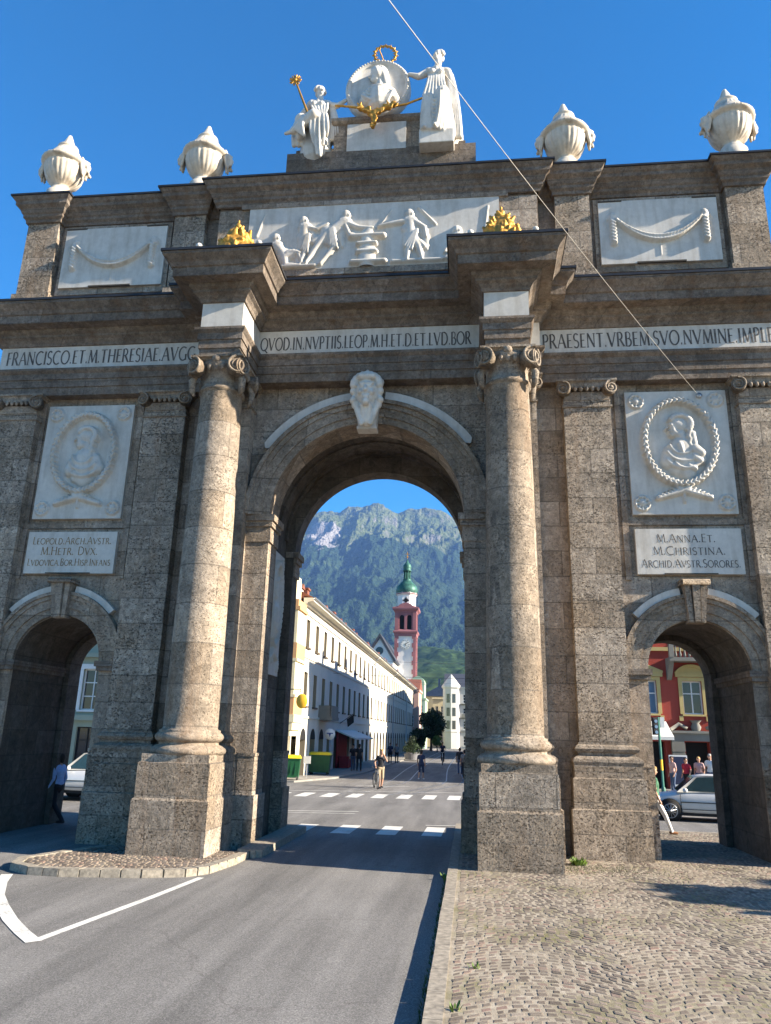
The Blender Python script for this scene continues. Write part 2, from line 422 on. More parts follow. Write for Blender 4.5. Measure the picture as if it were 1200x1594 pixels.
# ------------------------------------------------------------------ lettering (roman capitals drawn as strokes)
def arcp(cx, cy, rx, ry, a0, a1, n=12): return [(cx+rx*cos(radians(a0+(a1-a0)*i/n)), cy+ry*sin(radians(a0+(a1-a0)*i/n))) for i in range(n+1)]
TK, TN = .115, .06
GLY = {   # width, strokes (points, thickness), serif feet
 'A': (.86, [([(.06,0),(.42,1)],TN),([(.44,1),(.8,0)],TK),([(.2,.36),(.66,.36)],TN)], [(.06,0),(.8,0)]),
 'B': (.66, [([(.13,0),(.13,1)],TK),(arcp(.3,.765,.22,.235,90,-90),TN),(arcp(.32,.27,.27,.27,90,-90),TK*.9),([(.13,1),(.3,1)],TN),([(.13,.53),(.32,.53)],TN),([(.13,0),(.32,0)],TN)], []),
 'C': (.86, [(arcp(.5,.5,.43,.5,52,308,18),TK*.9)], []),
 'D': (.86, [([(.13,0),(.13,1)],TK),(arcp(.32,.5,.45,.5,90,-90,16),TK*.9),([(.13,1),(.32,1)],TN),([(.13,0),(.32,0)],TN)], []),
 'E': (.6, [([(.13,0),(.13,1)],TK),([(.13,.97),(.53,.97)],TN),([(.13,.52),(.45,.52)],TN),([(.13,.03),(.55,.03)],TN)], [(.13,0)]),
 'F': (.56, [([(.13,0),(.13,1)],TK),([(.13,.97),(.52,.97)],TN),([(.13,.52),(.44,.52)],TN)], [(.13,0)]),
 'G': (.88, [(arcp(.5,.5,.43,.5,52,308,18),TK*.9),([(.78,.02),(.78,.42)],TK)], [(.78,.42)]),
 'H': (.86, [([(.14,0),(.14,1)],TK),([(.72,0),(.72,1)],TK),([(.14,.52),(.72,.52)],TN)], [(.14,0),(.14,1),(.72,0),(.72,1)]),
 'I': (.32, [([(.16,0),(.16,1)],TK)], [(.16,0),(.16,1)]),
 'L': (.58, [([(.13,0),(.13,1)],TK),([(.13,.03),(.54,.03)],TN)], [(.13,1)]),
 'M': (1.0, [([(.1,0),(.18,1)],TN),([(.18,1),(.5,.05)],TK),([(.5,.05),(.82,1)],TN),([(.82,1),(.92,0)],TK)], [(.1,0),(.92,0)]),
 'N': (.88, [([(.12,0),(.12,1)],TN),([(.12,1),(.74,.02)],TK),([(.74,0),(.74,1)],TN)], [(.12,0),(.74,1)]),
 'O': (.96, [(arcp(.48,.5,.43,.5,0,360,22),TK*.85)], []),
 'P': (.62, [([(.13,0),(.13,1)],TK),(arcp(.3,.74,.25,.26,90,-90),TK*.85),([(.13,1),(.3,1)],TN),([(.13,.48),(.3,.48)],TN)], [(.13,0)]),
 'Q': (.96, [(arcp(.48,.5,.43,.5,0,360,22),TK*.85),([(.5,.08),(.95,-.2)],TK*.8)], []),
 'R': (.74, [([(.13,0),(.13,1)],TK),(arcp(.3,.75,.24,.25,90,-90),TK*.85),([(.13,1),(.3,1)],TN),([(.13,.5),(.3,.5)],TN),([(.34,.5),(.7,0)],TK)], [(.13,0),(.7,0)]),
 'S': (.58, [(arcp(.28,.75,.21,.25,35,270,12)+arcp(.28,.25,.23,.25,90,-145,12),TK*.85)], []),
 'T': (.74, [([(.36,0),(.36,1)],TK),([(.02,.97),(.7,.97)],TN)], [(.36,0)]),
 'V': (.84, [([(.05,1),(.42,0)],TK),([(.42,0),(.78,1)],TN)], [(.05,1),(.78,1)]),
 'X': (.8, [([(.06,1),(.72,0)],TK),([(.06,0),(.7,1)],TN)], [(.06,0),(.72,0),(.06,1),(.7,1)]),
 'Y': (.76, [([(.04,1),(.38,.45)],TK),([(.38,.45),(.72,1)],TN),([(.38,0),(.38,.45)],TK)], [(.38,0)]),
 '.': (.24, [([(.06,.07),(.17,.07)],.14)], []), ' ': (.4, [], [])}
def lettering(mb, text, x0, x1, z, h, y, mi=0, small=None, fit=True):
    """letters standing on z between x0 and x1 on the plane y, facing -y; small = height factor for letters after the first of a word"""
    gs = []; start = True; w = 0
    for ch in text:
        k = 1.0 if (small is None or start or ch in '. ') else small
        gs.append((ch, w, k)); w += GLY[ch][0]*k+.06; start = ch in '. '
    sx = (x1-x0)/w if fit else h
    e = 0
    for ch, o, k in gs:
        for pts, th in GLY[ch][1]+[([(fx-.11, fz+(.02 if fz < .5 else -.02)), (fx+.11, fz+(.02 if fz < .5 else -.02))], .045) for fx, fz in GLY[ch][2]]:
            P = [Vector((x0+(o+p[0]*k)*sx, z+p[1]*k*h)) for p in pts]; t = th*h*.5*(.6+.4*k)
            yy = y-.0006*(e % 6); e += 1
            L = []; R = []
            for i in range(len(P)):
                d = (P[min(i+1, len(P)-1)]-P[max(i-1, 0)]); d = d.normalized() if d.length > 1e-6 else Vector((1, 0)); nn = Vector((-d.y, d.x))
                L.append(P[i]+nn*t); R.append(P[i]-nn*t)
            n = len(P); vs = [(q.x, yy, q.y) for q in L]+[(q.x, yy, q.y) for q in R]
            mb.add(vs, [(i, i+1, n+i+1, n+i) for i in range(n-1)], mi)
    return mb

# ------------------------------------------------------------------ reliefs: heightfields from soft shapes
def relief(w, h, shapes, res=.02, flip=False):
    """grid panel in local (u,v) centred; shapes: (ax,az,bx,bz,ra,rb,depth[,base]) capsules; returns MB in x,z with y=-height"""
    nx, nz = int(w/res), int(h/res); H = [[0.0]*(nz+1) for _ in range(nx+1)]
    for sh in shapes:
        ax, az, bx, bz, ra, rb, dp = sh[:7]; base = sh[7] if len(sh) > 7 else 0
        if flip: ax, bx = -ax, -bx
        R = max(ra, rb); dx, dz = bx-ax, bz-az; L = dx*dx+dz*dz
        i0 = max(0, int((min(ax, bx)-R+w/2)/res)); i1 = min(nx, int((max(ax, bx)+R+w/2)/res)+1)
        j0 = max(0, int((min(az, bz)-R+h/2)/res)); j1 = min(nz, int((max(az, bz)+R+h/2)/res)+1)
        for i in range(i0, i1+1):
            x = i*w/nx-w/2
            for j in range(j0, j1+1):
                z = j*h/nz-h/2
                t = 0 if L < 1e-9 else max(0, min(1, ((x-ax)*dx+(z-az)*dz)/L))
                r = ra+(rb-ra)*t; d2 = (x-ax-dx*t)**2+(z-az-dz*t)**2
                if d2 < r*r:
                    v = base+dp*sqrt(1-d2/(r*r))
                    if v > H[i][j]: H[i][j] = v
    mb = MB(); vs = [(i*w/nx-w/2, -H[i][j], j*h/nz-h/2) for i in range(nx+1) for j in range(nz+1)]
    q = nz+1
    mb.add(vs, [(i*q+j, (i+1)*q+j, (i+1)*q+j+1, i*q+j+1) for i in range(nx) for j in range(nz)], 0, True)
    t = .14
    mb.box(-w/2, w/2, .002, t, -h/2, h/2)
    return mb
def ell_shapes(cx, cz, rx, rz, n, r, dp, jit=.0, a0=0, a1=2*pi):
    rnd = random.Random(n); S = []
    for i in range(n):
        a = a0+(a1-a0)*i/n; b = a0+(a1-a0)*(i+1)/n
        S.append((cx+rx*cos(a), cz+rz*sin(a), cx+rx*cos(b), cz+rz*sin(b), r, r, dp))
        for k in (-1, 1):
            o = r*.75*k; c = (a+b)/2
            S.append((cx+rx*cos(a), cz+rz*sin(a), cx+(rx+o)*cos(c+.04), cz+(rz+o)*sin(c+.04), r*.5, r*.25, dp*.5, dp*.75))
    return S
def portrait_shapes(kind):
    S = ell_shapes(0, .22, .83, 1.08, 44, .085, .10)
    for cx, cz in ((-.95, 1.33), (.95, 1.33), (-.97, -1.32), (.97, -1.32)):
        S += ell_shapes(cx, cz, .17, .17, 10, .03, .04)
        S.append((cx, cz, cx, cz, .09, .09, .05))
        for k in range(8): a = k*pi/4; S.append((cx, cz, cx+.13*cos(a), cz+.13*sin(a), .035, .03, .035))
    # crossed boughs under the wreath
    S += [(-.62, -1.22, .1, -.98, .05, .10, .09), (.62, -1.22, -.1, -.98, .05, .10, .09), (0, -1.0, 0, -1.3, .05, .03, .06)]
    for k in range(6):
        t = k/6
        for sg in (-1, 1): S.append((sg*(.1+.55*t), -1.0-.2*t, sg*(.18+.55*t), -.92-.3*t, .04, .02, .05, .04))
    # bust in profile looking left
    def curve(cx, cz, rx, rz, a0, a1, r0, r1, dp, base, n=9):
        for i in range(n):
            t0, t1 = radians(a0+(a1-a0)*i/n), radians(a0+(a1-a0)*(i+1)/n)
            S.append((cx+rx*cos(t0), cz+rz*sin(t0), cx+rx*cos(t1), cz+rz*sin(t1), r0+(r1-r0)*i/n, r0+(r1-r0)*(i+1)/n, dp, base))
    S += [(-.04, .70, .05, .66, .20, .22, .11), (-.14, .62, -.13, .50, .13, .11, .10), (-.10, .46, -.02, .42, .12, .12, .10), (.05, .44, .08, .2, .13, .15, .09),
          (-.265, .60, -.30, .55, .03, .035, .09), (-.24, .49, -.22, .48, .035, .04, .085), (-.2, .41, -.16, .39, .06, .07, .085), (-.17, .64, -.22, .66, .05, .03, .04, .07),
          (.06, .05, .08, -.22, .33, .38, .12), (-.2, -.02, -.30, -.28, .19, .2, .11), (.3, 0, .42, -.22, .2, .18, .11), (.0, -.38, .1, -.5, .34, .26, .09)]
    for k in range(12):
        t = k/11; a = radians(150-175*t); S.append((.03+.24*cos(a), .68+.22*sin(a), .06+.26*cos(a-.3), .66+.23*sin(a-.3), .065, .05, .04, .085))
    for k in range(6): S.append((.2+.03*(k % 2), .52-.09*k, .24-.03*(k % 2), .45-.09*k, .07, .055, .04, .075))
    curve(.02, .22, .30, .34, 200, 330, .035, .045, .035, .10); curve(.05, .12, .42, .42, 205, 325, .04, .05, .035, .095); curve(.06, .02, .5, .5, 215, 320, .045, .05, .035, .085)
    curve(-.5, -.3, .42, .3, -20, 55, .04, .05, .03, .08); curve(.62, -.35, .4, .34, 130, 200, .04, .05, .03, .08); curve(.1, -.2, .3, .28, 210, 300, .03, .04, .03, .10)
    if kind == 2: S += [(-.02, .12, .02, -.05, .07, .05, .035, .11), (.34, .0, .46, -.1, .12, .1, .05, .1), (.3, -.2, .42, -.3, .09, .07, .04, .1), (.15, -.42, .3, -.5, .06, .05, .04, .09), (.3, .42, .34, .1, .09, .07, .04, .07)]
    return S
def swag_shapes(w):
    S = []; n = 26; a = w*.36
    for i in range(n):
        t0, t1 = -1+2*i/n, -1+2*(i+1)/n
        z0, z1 = -.28+.62*t0*t0, -.28+.62*t1*t1; r = .10-.055*t0*t0
        S.append((a*t0, z0, a*t1, z1, r, r, .11))
        for sg in (-1, 1): S.append((a*t0, z0+sg*r*.5, a*t1, z1+sg*r*.7, r*.45, r*.3, .05, .09))
    for sg in (-1, 1):
        x = sg*w*.385
        S += [(x, .36, x, -.36, .065, .10, .10), (x, .5, x+.05*sg, .38, .10, .08, .08), (sg*a, .34, x, .5, .04, .04, .05)]
        for k in range(7): S.append((x-.05, .3-.1*k, x+.05, .24-.1*k, .045, .04, .05, .08))
        S += [(x+.1*sg, .52, x+.22*sg, .3, .03, .015, .04), (x+.22*sg, .3, x+.16*sg, .1, .02, .01, .03)]
    S.append((0, -.4, 0, -.75, .012, .01, .02))
    return S
def body_shapes(J, k=1.0, dp=.12):
    """relief figure from joints: head, neck, hip, arms, legs"""
    h, n_, p = J['head'], J['neck'], J['hip']; mx, mz = (n_[0]+p[0])/2, (n_[1]+p[1])/2
    S = [(h[0], h[1], h[0]+.01, h[1]+.05, .115*k, .12*k, dp), (h[0]+.05, h[1]+.05, h[0]+.09, h[1]-.02, .09*k, .07*k, dp*.9), (h[0], h[1], *n_, .07*k, .09*k, dp*.8),
         (n_[0]-.09*k, n_[1]-.03, n_[0]+.09*k, n_[1]-.03, .12*k, .12*k, dp*.95), (n_[0], n_[1]-.05, mx, mz, .20*k, .15*k, dp), (mx, mz, *p, .15*k, .19*k, dp)]
    for a in J['arms']: S += [(*a[0], *a[1], .095*k, .075*k, dp*.9), (*a[1], *a[2], .075*k, .055*k, dp*.9)]
    for a in J['legs']: S += [(*a[0], *a[1], .155*k, .105*k, dp), (*a[1], a[1][0]*.6+a[2][0]*.4, a[1][1]*.6+a[2][1]*.4, .10*k, .095*k, dp), (a[1][0]*.6+a[2][0]*.4, a[1][1]*.6+a[2][1]*.4, *a[2], .095*k, .05*k, dp), (*a[2], a[2][0]-.13*k, a[2][1]-.03, .055*k, .04*k, dp*.8)]
    l0 = J['legs'][0]; kx, kz = l0[1]
    S.append((p[0], p[1]+.08, (p[0]+kx)/2, (p[1]+kz)/2, .23*k, .2*k, dp*.85))
    for i in range(4):      # drapery from the hip along the thigh
        t = i/3; S.append((p[0]+.16*k-.1*k*t, p[1]+.14*k-.06*t, kx+.1*k-.2*k*t, kz-.05*k+.1*k*t, .05*k, .03*k, dp*.22, dp*.85))
    S.append((n_[0]+.1, n_[1]-.05, p[0]+.38*k, p[1]-.05, .06*k, .12*k, dp*.4)); S.append((p[0]+.38*k, p[1]-.05, p[0]+.42*k, p[1]-.42*k, .12*k, .05*k, dp*.4))
    return S

# ------------------------------------------------------------------ the triumphal arch
arch = thing('triumphal_arch', 'brown stone triumphal arch with three openings, marble inscription band and pale relief panels', 'arch', (0, 0, 0))
SX = 7.62            # side arch axis
CX = 3.43            # column axis
YB = 3.0             # rear face
# piers and walls
for sg in (-1, 1):
    def bx(mb, xa, xb, *a, mi=0):
        xa, xb = sg*xa, sg*xb
        return mb.box(min(xa, xb), max(xa, xb), *a, mi=mi)
    m = MB()
    bx(m, 4.16, SX-1.12, .0, YB, 0, 4.03); bx(m, SX+1.12, 10.4, .0, YB, 0, 4.03)
    m.arch_block(sg*SX-(SX-4.16), sg*SX+(SX-4.16), 4.03, 11.12, sg*SX, 1.12, .0, YB) if False else None
    x0, x1 = sorted((sg*4.16, sg*10.4))
    m.arch_block(x0, x1, 4.03, 11.12, sg*SX, 1.12, .0, YB, mi=0)
    for i, f in enumerate(m.f):      # passage lining gets the darkened stone, its shade put into the colour
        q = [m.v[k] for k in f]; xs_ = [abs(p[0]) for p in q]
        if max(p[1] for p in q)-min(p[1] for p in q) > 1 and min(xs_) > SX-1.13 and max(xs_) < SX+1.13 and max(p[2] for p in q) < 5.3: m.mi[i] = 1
    m.build('side_wall', ['stone', 'stone_shaded'], arch)
    # passage wall of the side arch: rear rib narrower
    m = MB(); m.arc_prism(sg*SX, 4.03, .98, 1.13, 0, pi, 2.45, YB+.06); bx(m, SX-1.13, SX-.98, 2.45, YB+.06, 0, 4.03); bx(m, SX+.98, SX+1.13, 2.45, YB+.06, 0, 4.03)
    m.build('rear_rib', 'stone_shaded', arch)
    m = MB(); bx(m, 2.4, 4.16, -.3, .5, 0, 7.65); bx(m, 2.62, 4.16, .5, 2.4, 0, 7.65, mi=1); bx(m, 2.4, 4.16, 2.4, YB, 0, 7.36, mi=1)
    m.build('main_pier', ['stone', 'stone_shaded'], arch)
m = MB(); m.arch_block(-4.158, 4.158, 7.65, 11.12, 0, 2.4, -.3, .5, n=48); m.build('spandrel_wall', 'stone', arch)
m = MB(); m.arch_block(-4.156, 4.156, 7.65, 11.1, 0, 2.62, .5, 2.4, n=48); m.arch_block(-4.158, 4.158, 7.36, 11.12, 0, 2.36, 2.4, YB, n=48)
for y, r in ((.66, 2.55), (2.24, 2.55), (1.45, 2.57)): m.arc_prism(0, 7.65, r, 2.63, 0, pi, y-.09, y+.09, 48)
m.build('vault', 'stone_shaded', arch)
# imposts at the springing of the main arch
for sg in (-1, 1):
    for y0, y1, dz in ((-.42, .52, 0), (2.38, YB+.1, -.29)):
        m = MB()
        for k, (z0, z1, d) in enumerate(((6.98, 7.225, .05), (7.22, 7.365, .04), (7.36, 7.505, .09), (7.5, 7.66, .14))):
            xa, xb = sorted((sg*(2.4-d), sg*(3.02-.004*k))); m.box(xa, xb, y0+.14-d, y1-.1+d, z0+dz, z1+dz)
        m.build('impost', 'stone', arch)
    for a, b, e in ((SX-1.72, SX-1.12, 1), (SX+1.12, SX+1.72, -1)):     # side arch imposts
        m = MB()
        for z0, z1, d in ((3.82, 3.925, .04), (3.92, 4.05, .08)):
            xa, xb = sorted((sg*(a-d*.1 if e > 0 else a-d), sg*(b+d if e > 0 else b+d*.1))); m.box(xa, xb, -.06-d, YB+.04+d, z0, z1)
        m.build('impost', 'stone_dark', arch)
    # plinth courses along the jambs
    for a, b, y0, y1 in ((2.4, 2.75, -.3, .5), (2.4, 2.75, 2.4, YB), (4.7, SX-1.12, 0, YB), (SX+1.12, 10.4, 0, YB)):
        m = MB()
        for z0, z1, d in ((0, 1.12, .10), (1.115, 1.96, .035), (1.95, 2.02, .055)):
            da, db = (-d, 0) if a < 3 else (d*.1, -.004) if a < 5 else (.004, d)
            xa, xb = sorted((sg*(a+da), sg*(b+db))); m.box(xa, xb, y0-d*.8, y1+d*.6, z0, z1)
        m.build('plinth_course', 'stone_rough', arch)
# archivolts with stepped mouldings
m = MB()
for r0, r1, d in ((2.4, 2.58, .40), (2.58, 2.80, .44), (2.80, 2.92, .48), (2.92, 3.02, .54)): m.arc_prism(0, 7.65, r0, r1, 0, pi, -d, -.29, 56)
m.build('archivolt', 'stone_light', arch)
for a0, a1 in ((radians(35), radians(82.3)), (radians(97.7), radians(146))):
    m = MB(); n = 30; r0, r1 = 3.025, 3.26
    for i in range(n):
        b0, b1 = a0+(a1-a0)*i/n, a0+(a1-a0)*(i+1)/n
        def rr_(b):
            e = min(b-a0, a1-b)*3.1 if abs(b-a0) < .06 or abs(a1-b) < .06 else 1
            far = (b-a0) if a0 < pi/2-.4 else (a1-b)
            k = sqrt(max(0.02, 1-(1-min(1, far/.045))**2))
            mid = (r0+r1)/2; return mid-(r1-r0)/2*k, mid+(r1-r0)/2*k
        (p0, q0), (p1, q1) = rr_(b0), rr_(b1)
        f = lambda r, b, y: (r*cos(b), y, 7.65+r*sin(b))
        vs = [f(p0,b0,-.29), f(p1,b1,-.29), f(q1,b1,-.29), f(q0,b0,-.29), f(p0,b0,-.44), f(p1,b1,-.44), f(q1,b1,-.44), f(q0,b0,-.44)]
        m.hexa(vs)
    m.build('arch_hood', 'marble', arch)
# keystone with a marble head
m = MB()
m.hexa([(-.22, -.62, 9.86), (.22, -.62, 9.86), (.22, -.29, 9.86), (-.22, -.29, 9.86), (-.36, -.66, 11.0), (.36, -.66, 11.0), (.36, -.29, 11.0), (-.36, -.29, 11.0)])
m.box(-.25, .25, -.64, -.29, 9.80, 9.87)
ks = m.build('keystone', 'marble', arch)
m = MB(); hx, hy, hz = 0, -.78, 10.72
m.sphere((hx, hy, hz), .30, sc=(.92, .85, 1.2)); m.sphere((hx, hy-.06, hz-.16), .2, sc=(.9, .9, 1.1)); m.capsule((hx, hy-.27, hz+.06), (hx, hy-.34, hz-.07), .03, .055)
for e in (-1, 1):
    m.sphere((hx+e*.1, hy-.24, hz+.08), .05, sc=(1.2, .6, .7)); m.capsule((hx+e*.04, hy-.27, hz+.14), (hx+e*.18, hy-.22, hz+.15), .03); m.sphere((hx+e*.14, hy-.19, hz-.08), .08)
    m.sphere((hx+e*.28, hy, hz), .07, sc=(.5, 1, 1.3))
    for k in range(6): m.sphere((hx+e*(.34-.05*(k % 2)), hy-.04+.05*(k % 2), hz+.25-.12*k), .095)
m.capsule((hx-.07, hy-.27, hz-.19), (hx+.07, hy-.27, hz-.19), .028); m.capsule((hx-.05, hy-.26, hz-.235), (hx+.05, hy-.26, hz-.235), .03); m.sphere((hx, hy-.2, hz-.34), .1)
for k in range(11): a = pi*k/10; m.sphere((hx+.33*cos(a), hy-.1, hz+.16+.28*sin(a)), .10)
for k in range(5): m.sphere((hx-.16+.08*k, hy-.18, hz+.36), .085)
m.capsule((hx, hy+.05, hz+.4), (hx, hy, hz+.58), .12, .05); m.capsule((hx, hy+.02, hz-.3), (hx, hy+.1, hz-.75), .17, .15)
for e in (-1, 1): m.capsule((hx+e*.28, hy, hz-.3), (hx+e*.12, hy-.02, hz-.85), .09, .06); m.capsule((hx+e*.1, hy-.12, hz-.4), (hx+e*.05, hy, hz-.8), .05, .05)
link('carved_head', remesh(m, .022, 'carved_head', ['marble_white'], smooth=1), ks)
# side arch mouldings
for sg in (-1, 1):
    m = MB()
    for r0, r1, d in ((1.12, 1.3, .10), (1.3, 1.52, .14), (1.52, 1.62, .18), (1.62, 1.70, .23)): m.arc_prism(sg*SX, 4.05, r0, r1, 0, pi, -d, .02, 36)
    m.build('archivolt', 'stone_light', arch)
    for a0, a1 in ((42, 80), (100, 138)): m = MB(); m.arc_prism(sg*SX, 4.05, 1.705, 1.86, radians(a0), radians(a1), -.16, .02, 16); m.build('arch_hood', 'marble', arch)
    m = MB(); c = sg*SX
    for xa, xb, d in ((-.22, -.1, .36), (-.075, .075, .42), (.1, .22, .36)):
        m.hexa([(c+xa*.8, -d*.75, 5.1), (c+xb*.8, -d*.75, 5.1), (c+xb*.8, .02, 5.1), (c+xa*.8, .02, 5.1), (c+xa*1.15, -d, 5.95), (c+xb*1.15, -d, 5.95), (c+xb*1.15, .02, 5.95), (c+xa*1.15, .02, 5.95)])
    m.box(c-.19, c+.19, -.24, .02, 5.08, 5.96); m.tube([(c-.3, -.42, 5.98), (c+.3, -.42, 5.98)], .06, 10); m.box(c-.31, c+.31, -.4, .02, 5.94, 6.06)
    m.build('keystone', 'stone_light', arch)
    # raised border round the wall panel
    m = MB()
    for xa, xb, za, zb in ((c-1.46, c-1.32, 6.1, 11.1), (c+1.32, c+1.46, 6.1, 11.1)): m.box(xa, xb, -.05, .02, za, zb)
    m.box(c-1.33, c+1.33, -.045, .02, 7.42, 7.56)
    m.build('panel_border', 'stone', arch)
    # portrait relief and name tablet
    pm = relief(2.42, 3.19, [(*q[:6], q[6]*1.45, *(z*1.45 for z in q[7:])) for q in portrait_shapes(1 if sg < 0 else 2)], .022)
    pm.xform(Matrix.Translation((c, -.10, 9.265))); pm.build('portrait_relief', 'marble', arch)
    m = MB(); m.box(c-1.2, c+1.2, -.12, .02, 6.22, 7.31); tb = m.build('name_tablet', 'marble', arch)
    m = MB(); m.box(c-.6, c+.6, -.126, -.1, 6.22, 6.245); m.build('tablet_notch', 'slot', tb)
    m = MB()
    if sg < 0:
        lettering(m, 'LEOPOLD.ARCH.AVSTR.', c-1.06, c+1.08, 6.98, .19, -.124, small=.82)
        lettering(m, 'M.HETR. DVX.', c-.8, c+.75, 6.7, .21, -.124, small=.85)
        lettering(m, 'LVDOVICA.BOR.HISP.INFANS', c-1.12, c+1.12, 6.42, .18, -.124, small=.82)
    else:
        lettering(m, 'M.ANNA.ET.', c-.72, c+.62, 6.98, .2, -.124, small=.85)
        lettering(m, 'M.CHRISTINA.', c-.82, c+.82, 6.68, .2, -.124, small=.85)
        lettering(m, 'ARCHID.AVSTR.SORORES.', c-1.1, c+1.12, 6.38, .19, -.124, small=.85)
    m.build('tablet_lettering', 'letter_gold' if sg < 0 else 'letter', tb)
# portrait panel on the inner wall of the passage
pm = relief(1.5, 3.2, [(a*.58,b,c*.58,d,e*.75,f*.75,*g) for a,b,c,d,e,f,*g in portrait_shapes(1)], .026); pm.xform(Matrix.Translation((-2.57, 1.32, 5.5)) @ Matrix.Rotation(pi/2, 4, 'Z')); pm.build('passage_relief', 'marble', arch)

# pilasters
def rect_loop(x0, x1, y0, y1): return [(x0, y0), (x1, y0), (x1, y1), (x0, y1)]
BASEP = [(.0, 2.44), (.03, 2.44), (.03, 2.40), (.085, 2.37), (.115, 2.31), (.085, 2.25), (.04, 2.23), (.035, 2.17), (.10, 2.15), (.16, 2.10), (.17, 2.04), (.15, 1.98), (.15, 1.94)]
PEDP = [(.15, 1.94), (.15, 1.72), (.19, 1.70), (.19, 1.10), (.24, 1.08), (.24, 0)]
def volute_spiral(r, turns=2.1, n=44, sg=1):
    return [(sg*r*(1-.86*t)*cos(2*pi*turns*t+pi/2), r*(1-.86*t)*sin(2*pi*turns*t+pi/2)) for t in [i/n for i in range(n+1)]]
def volute(m, c, r, yaw_, depth, sg=1):
    """scroll with its axis along local y"""
    o = len(m.v)
    m.tube([(0, -depth/2, 0), (0, depth/2, 0)], r*.9, 20)
    m.tube([(x, -depth/2-.012, z) for x, z in volute_spiral(r*.9, sg=sg)], [r*.15*(1-.5*i/44) for i in range(45)], 6)
    m.sphere((0, -depth/2-.01, 0), r*.22)
    m.xform(Matrix.Translation(c) @ Matrix.Rotation(yaw_, 4, 'Z'), o)
def pil_capital(m, xc, hw, yf, ztop=11.1, k=1.0):
    za = ztop
    m.sweep(rect_loop(xc-hw-.06, xc+hw+.06, yf-.06, .05), [(.0, za), (.10, za), (.10, za-.05), (.06, za-.07), (.04, za-.11), (-.3, za-.11)])
    for s_ in (-1, 1): volute(m, (xc+s_*(hw-.02), yf-.05, za-.25), .19*k, s_*.25, .22, s_)
    m.box(xc-hw+.1, xc+hw-.1, yf-.10, .03, za-.22, za-.11)
    for i in range(5):
        x = xc-.28+.14*i; m.sphere((x, yf-.1, za-.25), .06, 8, 6, sc=(.8, .7, 1.3))
    m.box(xc-hw+.02, xc+hw-.02, yf-.02, .03, za-.52, za-.3)
    m.sweep(rect_loop(xc-hw, xc+hw, yf, .05), [(0, za-.72), (.035, za-.71), (.035, za-.66), (0, za-.65)])
for sg in (-1, 1):
    for xc, hw in ((5.45, .57), (9.62, .57)):
        x = sg*xc; yf = -.3
        m = MB(); m.box(x-hw, x+hw, yf, .02, 2.43, 10.6)
        p = m.build('pilaster', 'stone_rough', arch)
        m = MB(); pil_capital(m, x, hw, yf); m.build('capital', 'stone_light', p)
        m = MB(); m.sweep(rect_loop(x-hw, x+hw, yf, .05), BASEP); m.build('base', 'stone_light', p)
        m = MB(); m.sweep(rect_loop(x-hw, x+hw, yf, .05), PEDP); m.build('pedestal', 'stone_rough', p)
    x = sg*3.58; hw = .6; yf = -.7
    m = MB(); m.box(x-hw, x+hw, yf, -.2, 2.43, 10.6); m.box(x-hw, x+hw, yf, -.2, 10.6, 11.1)
    p = m.build('pilaster', 'stone', arch)
    m = MB(); pil_capital(m, x, hw, yf); m.build('capital', 'stone_light', p)
    m = MB(); m.sweep(rect_loop(x-hw, x+hw, yf, -.2), BASEP); m.build('base', 'stone_light', p)
    m = MB(); m.sweep(rect_loop(x-hw, x+hw, yf, -.2), PEDP); m.build('pedestal', 'stone_rough', p)
    # free-standing column
    x = sg*CX; y = -1.67
    prof = []
    for i in range(25):
        t = i/24; prof.append((.575-.085*t**1.7, 2.52+(10.22-2.52)*t))
    prof = [(.64, 2.44), (.64, 2.49), (.60, 2.50)]+prof+[(.50, 10.24), (.545, 10.27), (.545, 10.33), (.50, 10.35), (.49, 10.55)]
    m = MB(); m.lathe(prof, (x, y, 0), 56); cl = m.build('column', 'stone_light', arch)
    m = MB(); m.lathe([(.6, 2.46), (.655, 2.44), (.70, 2.40), (.72, 2.35), (.70, 2.30), (.655, 2.26), (.62, 2.25), (.62, 2.20), (.70, 2.17), (.77, 2.12), (.79, 2.07), (.77, 2.02), (.73, 2.0)], (x, y, 0), 56); m.build('base', 'stone_light', cl)
    m = MB(); q = rect_loop(x-.71, x+.71, y-.71, y+.71)
    m.sweep(q, [(-.7, 2.01), (0, 2.01), (0, 1.86), (.045, 1.84), (.045, 1.17), (.07, 1.15), (.085, 1.13), (.085, .0)])
    m.build('pedestal', 'stone_rough', cl)
    m = MB(); za = 11.09
    q = rect_loop(x-.46, x+.46, y-.46, y+.46)
    m.sweep(q, [(0, za), (.17, za), (.17, za-.05), (.12, za-.07), (.08, za-.12), (-.3, za-.12)])
    m.lathe([(.3, za-.1), (.6, za-.12), (.62, za-.2), (.56, za-.3), (.5, za-.36), (.48, za-.55)], (x, y, 0), 36)
    for a in range(4):
        for s_ in (-1, 1):
            o = len(m.v); volute(m, (s_*.49, -.55, za-.3), .24, s_*.42, .2, s_)
            m.xform(Matrix.Translation((x, y, 0)) @ Matrix.Rotation(a*pi/2, 4, 'Z'), o)
        o = len(m.v)
        for i in range(3): m.sphere((-.16+.16*i, -.56, za-.27), .08, 8, 6, sc=(.8, .7, 1.35))
        m.sphere((0, -.6, za-.1), .09, 8, 6, sc=(1.3, .7, 1))
        if a % 2:   # hanging garland drops
            for s_ in (-1, 1): m.tube([(s_*.34, -.55, za-.42), (s_*.40, -.62, za-.6), (s_*.36, -.6, za-.85), (s_*.33, -.56, za-.95)], [.05, .09, .07, .03], 8)
        m.xform(Matrix.Translation((x, y, 0)) @ Matrix.Rotation(a*pi/2, 4, 'Z'), o)
    m.build('capital', 'stone_light', cl)

